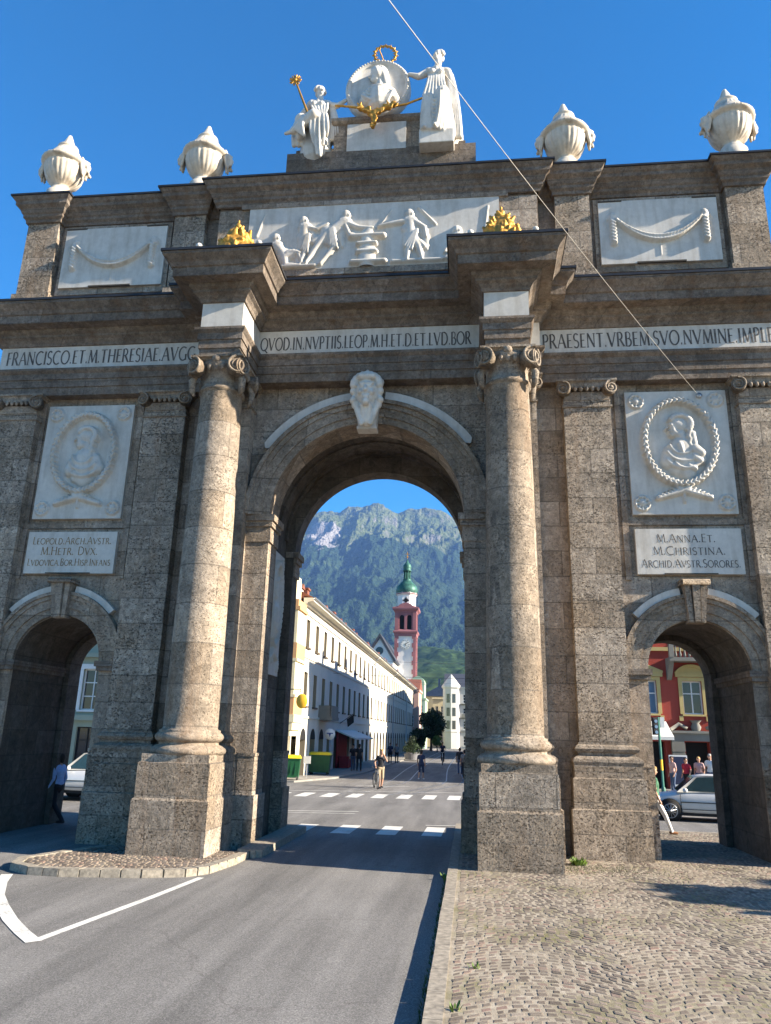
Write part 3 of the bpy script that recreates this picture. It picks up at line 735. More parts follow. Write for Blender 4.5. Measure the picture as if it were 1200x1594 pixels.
# entablature
XE = 10.36
def plan(o_side=-.3, o_mid=-.7):
    half = [(4.3, o_side), (4.3, o_mid), (3.93, o_mid), (3.93, -2.13), (2.93, -2.13), (2.93, o_mid)]
    L = [(-XE, YB)]+[(-XE, o_side)]+[(-a, b) for a, b in half]+[(a, b) for a, b in reversed(half)]+[(XE, o_side), (XE, YB)]
    return L
PL = plan()
m = MB(); m.sweep(PL, [(-.42, 11.1), (0, 11.1), (0, 11.33), (.03, 11.335), (.03, 11.55), (.06, 11.555), (.06, 11.72), (.09, 11.75), (.13, 11.80), (.13, 11.86), (0, 11.862)])
m.build('architrave', 'stone_dark', arch)
m = MB(); m.sweep(PL, [(0, 11.862), (.02, 11.862), (.02, 12.56), (0, 12.56)]); fr = m.build('inscription_frieze', 'marble', arch)
m = MB()
zb, hh = 12.03, .40
lettering(m, 'FRANCISCO.ET.M.THERESIAE.AVGG.', -10.2, -4.68, zb, hh, -.325); m.build('inscription', 'letter', fr); m = MB()
lettering(m, 'QVOD.IN.NVPTIIS.LEOP.M.H.ET.D.ET.LVD.BOR', -2.86, 2.62, zb-.02, .36, -.725); m.build('inscription', 'letter', fr); m = MB()
lettering(m, 'PRAESENT.VRBEM.SVO.NVMINE.IMPLEV', 4.42, 10.3, zb, hh, -.325)
m.build('inscription', 'letter', fr)
m = MB(); CP = [(.0, 12.56), (.06, 12.565), (.08, 12.64), (.14, 12.72), (.22, 12.77), (.22, 12.83), (.30, 12.88), (.32, 12.95), (.62, 12.97), (.62, 13.20), (.66, 13.22), (.70, 13.31), (.80, 13.42), (.84, 13.46), (.84, 13.54)]
m.sweep(PL, CP); m.build('cornice', 'stone_dark', arch)
m = MB(); m.sweep(PL, [(.80, 13.535), (.875, 13.535), (.875, 13.60), (-.0, 13.78), (-.35, 13.8)]); m.build('cornice_flashing', 'flash', arch)
m = MB(); m.box(-4.2, 4.2, -.6, 2.9, 13.0, 13.76); m.box(-10.2, 10.2, -.2, 2.9, 11.14, 13.70); m.box(-4.1, 4.1, -.65, -.1, 11.11, 13.0)
for sg in (-1, 1): m.box(sg*CX-.45, sg*CX+.45, -2.0, -.6, 11.12, 13.68)
m.build('entablature_core', 'stone_dark', arch)
# attic
ZA = 17.4
m = MB(); m.box(-10.2, 10.2, -.12, 2.7, 13.6, 16.9); m.box(-4.42, 4.42, -.5, -.1, 13.6, 16.95); m.build('attic_wall', 'stone_dark', arch)
AP = [(-10.3, 2.8), (-10.3, -.35), (-9.32, -.35), (-9.32, -.12), (-5.82, -.12), (-5.82, -.35), (-4.88, -.35), (-4.88, -.12), (-4.45, -.12), (-4.45, -.55)]
AP = AP+[(-a, b) for a, b in reversed(AP)]
m = MB(); m.sweep(AP, [(0, 16.62), (.05, 16.63), (.06, 16.72), (.12, 16.78), (.12, 16.86), (.16, 16.9), (.2, 17.02), (.30, 17.1), (.30, 17.2), (.34, 17.24), (.38, 17.31), (.38, 17.34)]); m.build('attic_cornice', 'stone_dark', arch)
m = MB(); m.sweep(AP, [(.36, 17.335), (.42, 17.335), (.42, 17.39), (-.5, 17.5), (-1.4, 17.52)]); m.box(-9.2, 9.2, .4, 2.0, 17.3, 17.51); m.build('attic_flashing', 'flash', arch)
for sg in (-1, 1):
    for xa, xb in ((4.89, 5.81), (9.33, 10.29)):
        m = MB(); x0, x1 = sorted((sg*xa, sg*xb)); m.box(x0, x1, -.34, -.1, 13.6, 16.63); m.box(x0-.08, x1+.08, -.42, -.1, 13.6, 14.25); m.build('attic_pilaster', 'stone_rough', arch)
    c = sg*7.58; pw = 3.06
    pm = relief(pw, 1.95, swag_shapes(pw), .025); pm.xform(Matrix.Translation((c, -.24, 15.47))); pn = pm.build('garland_relief', 'marble', arch)
    m = MB(); m.box(c-.62, c+.62, -.255, -.2, 14.49, 14.535); m.build('panel_notch', 'slot', pn)
    for xa, xb in ((c-pw/2, c-pw/2+.62), (c+pw/2-.62, c+pw/2)): m = MB(); m.box(xa, xb, -.255, -.2, 16.42, 16.46); m.build('panel_notch', 'slot', pn)
    m = MB()
    for xa, xb, za, zb_ in ((c-pw/2-.12, c+pw/2+.12, 16.46, 16.58), (c-pw/2-.12, c+pw/2+.12, 14.3, 14.49), (c-pw/2-.12, c-pw/2, 14.49, 16.46), (c+pw/2, c+pw/2+.12, 14.49, 16.46)): m.box(xa, xb, -.17, -.1, za, zb_)
    m.build('panel_border', 'stone', arch)
# long figure relief in the middle
S = []
def F(head, neck, hip, arms, legs, k=1.0): S.extend(body_shapes(dict(head=head, neck=neck, hip=hip, arms=arms, legs=legs), k))
F((-2.65, -.02), (-2.6, -.2), (-2.35, -.6), [((-2.6,-.25),(-2.75,-.5),(-2.6,-.75))], [((-2.35,-.62),(-2.0,-.5),(-1.85,-.85)), ((-2.35,-.66),(-2.3,-.9),(-1.9,-.92))], .9)
F((-.72, .62), (-.75, .45), (-1.2, .05), [((-.75,.4),(-.6,.0),(-.2,-.12)), ((-.8,.42),(-.35,.2),(.05,.15))], [((-1.2,0),(-1.0,-.4),(-1.35,-.9)), ((-1.25,0),(-1.5,-.4),(-1.75,-.85))])
F((1.02, .55), (1.05, .38), (1.1, -.15), [((.95,.33),(.6,.28),(.2,.2)), ((1.15,.33),(1.45,.1),(1.5,-.2))], [((1.05,-.2),(1.02,-.55),(1.0,-.92)), ((1.15,-.2),(1.3,-.5),(1.4,-.9))])
F((-1.9, .5), (-1.85, .35), (-1.85, -.1), [((-1.85,.3),(-1.5,.2),(-1.2,.35))], [((-1.85,-.1),(-1.8,-.5),(-1.9,-.9))], .9)
F((2.3, -.05), (2.35, -.2), (2.7, -.5), [((2.3,-.25),(2.1,-.5),(2.0,-.7))], [((2.7,-.5),(2.3,-.7),(2.0,-.88))], .9)
S += [(-.55,-.1,.35,-.1,.09,.09,.16), (-.1,-.2,-.1,-.85,.2,.26,.14), (-.5,-.9,.4,-.9,.08,.08,.15), (-.1,0,-.05,.1,.2,.14,.1), (1.3,.75,1.75,.2,.05,.03,.06), (.6,-.92,1.9,-.92,.07,.06,.10), (-2.9,-.95,-1.5,-.95,.06,.06,.12), (2.0,-.9,3.2,-.9,.07,.07,.12), (2.6,-.3,3.2,-.6,.2,.16,.1), (-.9,.2,-1.6,-.2,.16,.1,.10), (.95,.1,1.45,-.5,.14,.08,.10)]
S += [(.15, .1, .55, .75, .02, .02, .03), (-3.2, .1, -3.0, .8, .05, .02, .03), (3.05, -.2, 3.15, .7, .05, .02, .03), (-.35, -.35, .15, -.35, .05, .05, .05, .12), (-.35, -.6, .15, -.6, .06, .06, .05, .12)]
pm = relief(6.9, 2.05, S, .024); pm.xform(Matrix.Translation((-.06, -.6, 15.52))); pm.build('figure_relief', 'marble', arch)
m = MB()
for xa, xb, za, zb_ in ((-3.75, 3.63, 16.52, 16.66), (-3.75, 3.63, 14.3, 14.49)): m.box(xa, xb, -.62, -.45, za, zb_)
for xa, xb in ((-4.4, -3.52), (3.4, 4.4)): m.box(xa, xb, -.56, -.45, 13.7, 16.53)
m.build('panel_border', 'stone', arch)
# stepped base on the attic
m = MB(); m.box(-2.85, 2.8, .35, 2.3, 17.45, 19.22); m.box(-2.62, 2.5, .5, 2.2, 19.22, 19.46); m.build('attic_step', 'stone_dark', arch)
m = MB(); m.box(-1.45, 1.18, .42, 1.8, 17.5, 20.34); m.sweep(rect_loop(-1.45, 1.18, .42, 1.8), [(0, 20.2), (.05, 20.24), (.1, 20.3), (.1, 20.42), (-.6, 20.44)]); m.sweep(rect_loop(-1.45, 1.18, .42, 1.8), [(.06, 19.3), (.06, 18.2), (0, 18.2)])
pd = m.build('statue_pedestal', 'stone', arch)
m = MB(); m.box(-1.04, .74, .34, .5, 19.18, 20.16); m.build('pedestal_plaque', 'marble', pd)

# ------------------------------------------------------------------ sculpture group, urns, gilded trophies on the arch
def G(a, b, dy=0): return (-.165+.02*a, .55+dy, 21.55+.0247*b-.0017*a)
def capset(m, L):
    for p, q, ra, rb in L: m.capsule(p, q, ra, rb, 10)
def folds(m, top, bot, wt, wb, n, r, dy, rnd):
    for i in range(n):
        t = (i+.5)/n-.5; o = rnd.uniform(-.03, .03)
        m.capsule((top[0]+t*wt, top[1]+dy*rnd.uniform(.5, 1.2), top[2]+o), (bot[0]+t*wb+o, bot[1]+dy*rnd.uniform(.5, 1.3), bot[2]+o), r*.8, r*rnd.uniform(.8, 1.3), 8)
rnd = random.Random(3)
def bz(m, p0, p1, p2, r0, r1, n=8):
    p0, p1, p2 = Vector(p0), Vector(p1), Vector(p2)
    pts = [p0*(1-t)**2+p1*2*t*(1-t)+p2*t*t for t in [i/n for i in range(n+1)]]
    for i in range(n): m.capsule(pts[i], pts[i+1], r0+(r1-r0)*i/n, r0+(r1-r0)*(i+1)/n, 7)
def head(m, a, b, tx):
    """head with face, hair roll and bun; tx turns the face"""
    c = Vector(G(a, b)); f = Vector((sin(tx), -cos(tx), -.1)).normalized(); s_ = Vector((cos(tx), sin(tx), 0))
    m.capsule(c+Vector((0,0,.05)), c+f*.03-Vector((0,0,.09)), .145, .10); m.capsule(c+f*.13+Vector((0,0,.03)), c+f*.165-Vector((0,0,.04)), .025, .035)
    m.capsule(c+f*.1+s_*.06-Vector((0,0,.0)), c+f*.1-s_*.06-Vector((0,0,.0)), .05); m.sphere(c+f*.1-Vector((0,0,.14)), .05)
    for k in range(11):
        t = pi*k/10; m.sphere(c+s_*.155*cos(t)-f*.0+Vector((0,0,.05+.13*sin(t))), .055, 7, 5)
    for k in range(7):
        t = pi*k/6; m.sphere(c+s_*.15*cos(t)-f*.08+Vector((0,0,.06+.14*sin(t))), .065, 7, 5)
    m.sphere(c-f*.18+Vector((0,0,.04)), .11); m.capsule(c-f*.1, c-f*.12-Vector((0,0,.25)), .08, .05)
    m.capsule(c-Vector((0,0,.08)), c-Vector((0,0,.34)), .085, .11)
m = MB()       # left figure: seated woman leaning to the medallion
head(m, -91, 0, .6)
capset(m, [(G(-104,-20),G(-78,-20),.14,.13),(G(-92,-24),G(-92,-44),.24,.19),(G(-92,-46),G(-90,-58),.22,.30),(G(-98,-26,-.17),G(-98,-27,-.18),.1,.1),(G(-86,-26,-.17),G(-86,-27,-.18),.1,.1),
 (G(-107,-22),G(-119,-44,-.1),.115,.09),(G(-119,-44,-.1),G(-103,-55,-.32),.09,.06),(G(-103,-55,-.32),G(-99,-57,-.36),.06,.07),(G(-76,-21),G(-62,-26,-.1),.11,.085),(G(-62,-26,-.1),G(-50,-18,-.1),.085,.06),
 (G(-98,-58,-.1),G(-92,-62,-.62),.26,.2),(G(-92,-62,-.62),G(-122,-80,-.5),.2,.13),(G(-122,-80,-.5),G(-134,-86,-.55),.09,.05),(G(-104,-58,-.1),G(-112,-64,-.5),.26,.2),(G(-112,-64,-.5),G(-114,-84,-.4),.2,.14),
 (G(-95,-70,.1),G(-93,-96,.1),.48,.5),(G(-84,-64,-.5),G(-82,-112,-.42),.2,.09),(G(-70,-40,.15),G(-62,-66,.15),.17,.26),(G(-82,-20,.15),G(-68,-60,.2),.14,.2)])
for k in range(6): bz(m, G(-103+5*k,-20,-.12), G(-104+6*k,-36,-.3), G(-84+1*k,-52,-.26), .035, .05)
for k in range(6): bz(m, G(-84-4*k,-52-2*k,-.35), G(-96-3*k,-58-2*k,-.85), G(-120+3*k,-80-2*k,-.6), .045, .06)
for k, (x0_, x1_, x2_, z2_) in enumerate(((-94,-99,-88,-102),(-89,-91,-85,-114),(-83,-83,-80,-116),(-77,-73,-76,-100),(-73,-66,-72,-88))): bz(m, G(x0_,-60,-.62), G(x1_,-84+3*(k % 2),-.72), G(x2_,z2_,-.5), .06, .04)
for k in range(5): bz(m, G(-120+3*k,-46,-.1), G(-130+4*k,-62,-.3), G(-124+7*k,-92,-.25), .05, .08)
for k in range(4): bz(m, G(-76+2*k,-24,.0), G(-66+2*k,-44,-.1), G(-70+4*k,-76,-.05), .05, .08)
f1 = link('seated_statue', remesh(m, .022, 'seated_statue', ['marble_white'], smooth=1)); tag(f1, 'white marble seated woman holding a gilded staff, left of the round medallion', 'statue')
m = MB(); m.tube([G(-101,-56,-.34), G(-127,2,-.3)], [.04, .028], 8)
c = Vector(G(-128.5,6,-.3)); m.sphere(c, .06)
for k in range(14): a = 2*pi*k/14; m.capsule(c+Vector((cos(a)*.03, 0, sin(a)*.03)), c+Vector((cos(a)*.17, -.02*(k % 2), sin(a)*.18)), .022, .02 if k % 2 else .03, 6)
m.build('gilded_staff', 'gold', f1)
m = MB()       # right figure
head(m, 92, 56, -.5)
capset(m, [(G(77,30),G(106,30),.14,.14),(G(90,26),G(88,4),.27,.2),(G(88,2),G(92,-26),.22,.32),(G(84,22,-.2),G(84,21,-.21),.11,.11),(G(96,22,-.2),G(96,21,-.21),.11,.11),
 (G(75,29),G(62,19,-.1),.125,.10),(G(62,19,-.1),G(48,21,-.14),.10,.06),(G(108,28),G(116,2),.12,.09),(G(116,2),G(122,-30),.09,.06),(G(122,-30),G(124,-38),.06,.05),
 (G(96,-26),G(100,-28,-.62),.29,.22),(G(100,-28,-.62),G(93,-76,-.5),.22,.17),(G(84,-28),G(81,-36,-.55),.27,.21),(G(81,-36,-.55),G(78,-78,-.45),.2,.15),(G(93,-76,-.5),G(89,-80,-.78),.09,.06),(G(78,-78,-.45),G(74,-80,-.7),.09,.06),
 (G(100,-35,.2),G(104,-74,.2),.44,.5),(G(84,-40,.1),G(84,-76,.1),.34,.42),(G(110,-10,.15),G(118,-68,.1),.15,.26),(G(104,28,.15),G(110,-20,.25),.16,.2)])
for k in range(7): bz(m, G(78+4*k,22-abs(k-3),-.18), G(80+3*k,6,-.34), G(72+6*k,-20,-.36), .035, .055)
for k in range(6): bz(m, G(80+.5*k,-34-5*k,-.74+.03*k), G(90,-52-6*k,-.66), G(101-.5*k,-30-6*k,-.82+.03*k), .045, .045)
for k in range(6): bz(m, G(97+2*k,-28,-.8+.05*k), G(99+3*k,-52,-.85+.06*k), G(91+5*k,-80,-.7+.06*k), .05, .07)
for k in range(5): bz(m, G(74+2*k,-34,-.7), G(70+2.5*k,-56,-.75), G(70+3.5*k,-80,-.62), .05, .06)
for k in range(6): bz(m, G(106+1.5*k,26,.0), G(114+2*k,-20,-.2), G(106+4*k,-78,-.25), .05, .085)
x_, y_, z_ = G(97, -84, 0); m.box(x_-.62, x_+.4, y_-.6, y_+.5, z_-.35, z_+.12)
f2 = link('seated_statue', remesh(m, .022, 'seated_statue', ['marble_white'], smooth=1)); tag(f2, 'taller white marble robed woman reaching to the round medallion from its right', 'statue')
# round medallion with a bust
m = MB(); o = 0
m.lathe([(0, .20), (.4, .19), (.84, .12), (.86, .17), (.93, .20), (1.0, .14), (1.01, -.1), (.9, -.18), (0, -.2)], n=56, sy=1.2)
for k in range(64): a = 2*pi*k/64; m.sphere((.93*cos(a), 1.2*.93*sin(a), .185), .035, 6, 4)
m.xform(Matrix.Translation(G(0, 0)) @ Matrix.Rotation(radians(84), 4, 'X'))
md = m.build('portrait_medallion', 'marble', None); tag(md, 'big oval white marble medallion with carved bust between the two statues', 'medallion')
m = MB()
capset(m, [(G(-1,19,-.24),G(1,14,-.24),.20,.19),(G(-3,10,-.24),G(-2,8,-.24),.14,.13),(G(-10,15,-.24),G(-12.5,12.5,-.24),.045,.05),(G(-7,21,-.24),G(-9,18,-.25),.06,.05),(G(-9,9,-.24),G(-7,7,-.24),.055,.06),(G(4,6,-.22),G(5,-4,-.2),.13,.16),
 (G(3,-14,-.18),G(4,-28,-.18),.34,.38),(G(-12,-10,-.18),G(-18,-24,-.18),.15,.2),(G(20,-8,-.18),G(26,-22,-.18),.15,.2),(G(6,20,-.2),G(9,14,-.2),.19,.19),(G(10,13,-.2),G(12,4,-.2),.17,.15)])
for k in range(12): a = radians(155-200*k/11); m.capsule(G(2+11*cos(a), 18+9.5*sin(a), -.27), G(3+11.5*cos(a-.35), 17.5+10*sin(a-.35), -.27), .065, .05, 7)
for k in range(6): m.sphere(G(13+1.5*(k % 2), 9-3.4*k, -.26), .085, 8, 6)
for k in range(4): bz(m, G(-8-4*k,-3-4*k,-.3), G(4,-16-6*k,-.62), G(18+3*k,-2-5*k,-.3), .045, .045)
for k in range(4): bz(m, G(-22+3*k,-20-3*k,-.34), G(-10+4*k,-30,-.5), G(4+5*k,-36+k,-.4), .05, .05)
for k in range(4): bz(m, G(26-2*k,-12-3*k,-.36), G(22-4*k,-26,-.5), G(14-3*k,-36,-.4), .05, .05)
link('carved_bust', remesh(m, .02, 'carved_bust', ['marble_white'], smooth=1), md)
m = MB()
for k in range(30):
    a = 2*pi*k/30; p = Vector(G(9+17*cos(a), 59+14*sin(a))); q = Vector(G(9+17*cos(a+.25), 59+14*sin(a+.25)))
    m.capsule(p, q, .03, .03, 6); m.capsule(p, p+(p-Vector(G(9,59))).normalized()*.07*(1 if k % 2 else -1)+(q-p)*.5, .035, .015, 6)
m.tube([G(-2, 70), G(9, 44)], .018, 6)
tag(m.build('gilded_wreath', 'gold'), 'thin gilded ring wreath standing on top of the round marble medallion', 'wreath')
m = MB()
for L in ([(-62,-40),(-45,-41),(-28,-43)], [(-28,-43),(-16,-50),(-4,-52)], [(26,-41),(12,-46),(-2,-52)], [(26,-41),(45,-38),(60,-32),(74,-27)], [(-2,-50),(-1,-62),(-2,-74)]):
    m.tube([G(a, b, -.45) for a, b in L], .036, 8)
for a, b, r in ((-22,-46,.10),(-15,-49,.09),(-8,-53,.10),(-2,-55,.12),(5,-51,.10),(12,-47,.10),(20,-44,.11),(27,-40,.11),(-2,-62,.09),(-1,-68,.08),(-3,-74,.06)):
    m.sphere(G(a, b, -.5), r, 8, 6)
    for k in range(4):
        t = rnd.uniform(0, 6.28); p = Vector(G(a, b, -.55)); m.capsule(p, p+Vector((cos(t)*r*1.5, -.05, sin(t)*r*1.5)), .05, .02, 6)
tag(link('gilded_eagle_garland', remesh(m, .025, 'gilded_eagle_garland', ['gold'], smooth=0)), 'gilded eagle and garland hung below the round marble medallion', 'ornament')

URN = [(.0, -.75), (.4, -.75), (.4, -.06), (.34, -.05), (.34, .02), (.30, .05), (.30, .10), (.22, .14), (.2, .2), (.25, .25), (.36, .33), (.46, .45), (.53, .62), (.565, .8), (.565, .88), (.56, .93), (.62, .96), (.69, 1.0), (.69, 1.06), (.62, 1.1), (.55, 1.2), (.47, 1.33), (.38, 1.46), (.31, 1.55), (.27, 1.6), (.31, 1.64), (.31, 1.69), (.22, 1.75), (.13, 1.84), (.0, 1.9)]
def make_urn(label):
    t = thing('stone_urn', label, 'urn', group='marble urns along the top of the arch')
    m = MB(); m.lathe(URN, n=120, mod=lambda a, z: 1+.05*abs(cos(11*a))*(1 if .28 < z < .9 else 0)); m.build('vessel', 'marble_urn', t)
    for sg in (-1, 1):
        m = MB()
        capset(m, [((sg*.54,0,1.06),(sg*.66,0,1.02),.12,.14),((sg*.66,0,1.02),(sg*.76,0,.9),.13,.10),((sg*.76,0,.9),(sg*.78,-.02,.76),.075,.055),((sg*.62,-.14,.94),(sg*.68,-.12,.6),.065,.04),((sg*.66,.1,.92),(sg*.68,.1,.55),.065,.04),((sg*.68,0,1.12),(sg*.79,0,1.07),.065,.035),((sg*.70,-.05,.72),(sg*.66,-.05,.45),.055,.03),((sg*.64,-.12,1.12),(sg*.62,-.14,1.2),.05,.03)])
        for k in range(7): m.sphere((sg*(.62+.025*k), -.15+.05*k, 1.0-.05*k), .055, 8, 6)
        link('handle', remesh(m, .03, 'handle', ['marble_urn'], smooth=0), t)
    m = MB()
    for k in range(9):
        a = 2*pi*k/9; m.capsule((.14*cos(a), .14*sin(a), 1.76), (.03*cos(a+.7), .03*sin(a+.7), 2.16), .075, .035, 7)
    for k in range(24): a = 2*pi*k/24; m.sphere((.655*cos(a), .655*sin(a), 1.04), .055, 7, 5); m.capsule((.5*cos(a), .5*sin(a), 1.2), (.3*cos(a+.12), .3*sin(a+.12), 1.56), .05, .04, 6)
    link('lid_carving', remesh(m, .03, 'lid_carving', ['marble_urn'], smooth=0), t)
    return t
def dup(root, loc, rz=None, label=None):
    r = root.copy(); C.objects.link(r); r.location = loc
    if rz is not None: r.rotation_euler = (0, 0, rz)
    if label: r['label'] = label
    for ch in list(root.children):
        c = ch.copy(); C.objects.link(c); c.parent = r
        for g in ch.children:
            d = g.copy(); C.objects.link(d); d.parent = c
            for g2 in g.children:
                e = g2.copy(); C.objects.link(e); e.parent = d
    return r
u0 = make_urn('white marble urn at the far left end of the arch top')
u0.location = (-9.92, .32, 18.22)
dup(u0, (-5.38, .32, 18.22), .12, 'white marble urn second from the left, beside the long figure relief')
dup(u0, (5.35, .32, 18.16), -.1, 'white marble urn just right of the seated statues, behind the diagonal cable')
dup(u0, (9.9, .32, 18.3), .2, 'white marble urn highest in view at the far right end of the arch top')
# gilded crowns on the projecting cornice blocks
for sg, lab in ((-1, 'gilded crown heap on the cornice block above the left column'), (1, 'gilded crown heap on the cornice block above the right column')):
    rnd = random.Random(11+sg); x = sg*3.38; y = -1.75; m = MB()
    m.box(x-.62, x+.62, y-.4, y+.4, 13.6, 14.12); m.sphere((x, y, 14.1), .62, sc=(1, .75, .95)); m.sphere((x, y, 14.5), .4, sc=(1, .8, .9))
    for k in range(150):
        h = rnd.random()**1.2; w = .72*(1-h)**.6+.03; a = rnd.uniform(0, 6.28)
        p = Vector((x+w*cos(a)*rnd.uniform(.5, 1), y+.7*w*sin(a), 14.0+h*.9)); q = p+Vector((rnd.uniform(-.1,.1), rnd.uniform(-.08,.08), rnd.uniform(.0,.16)))
        m.capsule(p, q, .075, .045, 6)
    for k in range(8): a = 2*pi*k/8; m.tube([(x+.55*cos(a), y+.4*sin(a), 14.0), (x+.48*cos(a), y+.35*sin(a), 14.4), (x+.2*cos(a), y+.15*sin(a), 14.8), (x, y, 14.95)], .05, 6)
    m.sphere((x, y, 15.05), .1); m.capsule((x, y, 15.05), (x, y, 15.25), .04, .03)
    o = link('gilded_trophy', remesh(m, .024, 'gilded_trophy', ['gold'], smooth=0)); tag(o, lab, 'trophy', 'gilded trophies on the arch')
    for e in (-1, 1):
        m = MB(); m.capsule((x+e*.72, y-.5, 13.78), (x+e*.76, y-.55, 14.02), .06, .09); m.sphere((x+e*.77, y-.56, 14.12), .08)
        m.build('marble_finial', 'marble_white', o)
# diagonal cable fixed to the arch wall
def line(name, p, q, r, mat, sag=0, n=24):
    p, q = Vector(p), Vector(q); m = MB()
    m.tube([p.lerp(q, i/n)-Vector((0, 0, sag*4*(i/n)*(1-i/n))) for i in range(n+1)], r, 6); return m.build(name, mat)
a_, b_ = Vector((8.2, -.1, 10.72)), Vector((1.6, -10, 12.22))
cb_ = line('span_cable', a_, a_.lerp(b_, 1.5), .0062, 'cable', .3, 48); tag(cb_, 'pale steel cable running diagonally from the right side of the arch up across the sky', 'cable')
m = MB(); m.tube([(8.2, .0, 10.72), (8.2, -.16, 10.73)], .02, 8); m.lathe([(0, -.02), (.07, -.02), (.07, .02), (0, .02)], (0, 0, 0), 12); m.xform(Matrix.Identity(4)); m.v = m.v[:16]+[tuple(Matrix.Translation((8.2, -.12, 10.72)) @ Matrix.Rotation(pi/2, 4, 'X') @ Vector(p)) for p in m.v[16:]]; m.build('wall_anchor', 'steel', cb_)
for i, (p, q, s_, lab) in enumerate([((-7.2, 58, 9.6), (9, 60, 9.9), .25, 'thin dark wire crossing in front of the church tower belfry'), ((-7.2, 36, 6.6), (8.6, 38, 6.7), .2, 'thin dark wire across the street above the arcade windows of the long white building'),
    ((-7.2, 80, 9.2), (8.2, 84, 9.4), .3, 'faint wire spanning the street near the far end of the white building')]):
    tag(line('street_wire', p, q, .014, 'cable_dark', s_), lab, 'wire', 'wires across the street')

# ------------------------------------------------------------------ ground, road, pavements
m = MB(); m.add([(-8500, -300, -.03), (8500, -300, -.03), (8500, 8200, -.03), (-8500, 8200, -.03)], [(0,1,2,3)]); g = m.build('ground', 'paving'); struct(g)
m = MB(); m.add([(-70, -60, 0), (70, -60, 0), (70, 180, 0), (-70, 180, 0)], [(0,1,2,3)]); struct(m.build('road', 'asphalt'))
# right pavement: sandy bed under laid cobbles
def kx(y): return 2.08 if y < -2.6 else 2.08+.0*(y+2.6)
m = MB()
m.prism([(2.26, -40), (40, -40), (40, 5.3), (2.26, 5.3)], 'z', -.02, .1135); struct(m.build('pavement_bed', 'sand'))
m = MB(); rnd = random.Random(5)
ROW = .110
def arcoff(x): u = ((x-2.3) % 1.9)/1.9; return .42*(sin(pi*u))
y = -11.2; r = 0
while y < 5.1:
    x = 2.30; xmax = 16 if y < -1 else 16
    while x < xmax:
        w = rnd.uniform(.105, .165)
        yc = y+arcoff(x+w/2); sl_ = (arcoff(x+w)-arcoff(x))/w
        if not (abs(yc) < 9 and abs(x) < 0):
            g_ = rnd.uniform(.012, .034); x0, x1 = x+g_, x+w-g_*.6; hw = ROW/2-rnd.uniform(.009, .020)
            zt = .1165+rnd.uniform(-.0025, .0045)
            P = []
            for (px, py) in ((x0, -hw), (x1, -hw), (x1, hw), (x0, hw)):
                P.append((px+rnd.uniform(-.008, .008), yc+py+(px-x-w/2)*max(-.7, min(.7, sl_))+rnd.uniform(-.012, .012)))
            cx_, cy_ = sum(p[0] for p in P)/4, sum(p[1] for p in P)/4
            vs = [(p[0], p[1], .10) for p in P]+[(cx_+(p[0]-cx_)*.94, cy_+(p[1]-cy_)*.94, zt-.0025) for p in P]+[(cx_+(p[0]-cx_)*.78, cy_+(p[1]-cy_)*.78, zt) for p in P]
            fs = [(8,9,10,11)]+[(4+i, 4+(i+1) % 4, 8+(i+1) % 4, 8+i) for i in range(4)]+[(i, (i+1) % 4, 4+(i+1) % 4, 4+i) for i in range(4)]
            m.add(vs, fs, 0, False)
        x += w
    y += ROW; r += 1
struct(m.build('cobblestone_pavement', 'cobble'))
m = MB(); y = -30; rnd = random.Random(8)
while y < 5.2:
    L = rnd.uniform(.7, 1.1); j = rnd.uniform(-.006, .006)
    m.hexa([(2.07+j, y+.006, -.02), (2.265, y+.006, -.02), (2.265, y+L-.006, -.02), (2.07+j, y+L-.006, -.02), (2.085+j, y+.006, .125), (2.265, y+.006, .125), (2.265, y+L-.006, .125), (2.085+j, y+L-.006, .125)]); y += L
x = 2.3
while x < 30: m.box(x, x+.95, 5.3, 5.5, -.02, .12); x += .96
struct(m.build('kerb', 'kerb'))
# left island and plinth kerbs
isl = [(-2.02, -1.35), (-2.04, -2.3), (-2.2, -3.35), (-2.5, -3.75), (-3.2, -4.02), (-4.6, -4.26), (-5.2, -4.22), (-5.75, -3.85), (-5.95, -3.3), (-5.7, -2.6), (-5.2, -1.35)]
m = MB(); m.prism([(x*.985-.03, y*.985) for x, y in isl], 'z', -.02, .105); struct(m.build('traffic_island', 'sand'))
m = MB()
pts = [Vector((x, y)) for x, y in isl]; cen = Vector((-3.9, -2.4))
for i in range(len(pts)-1):
    a, b = pts[i], pts[i+1]; L = (b-a).length; n = max(1, round(L/.32))
    for k in range(n):
        p, q = a.lerp(b, k/n+.012/L), a.lerp(b, (k+1)/n-.012/L); ip, iq = p+(cen-p).normalized()*.2, q+(cen-q).normalized()*.2; j = rnd.uniform(-.006, .006)
        m.hexa([(p.x, p.y, -.02), (q.x, q.y, -.02), (iq.x, iq.y, -.02), (ip.x, ip.y, -.02), (p.x+.012*(cen-p).normalized().x, p.y+.015, .13+j), (q.x, q.y+.015, .13+j), (iq.x, iq.y, .13+j), (ip.x, ip.y, .13+j)])
m.box(-2.3, -1.78, -1.34, 3.05, -.02, .15); m.box(-2.0, -1.9, -1.42, -1.35, -.02, .14)
struct(m.build('island_kerb', 'kerb'))
m = MB(); r = 0; y = -4.1
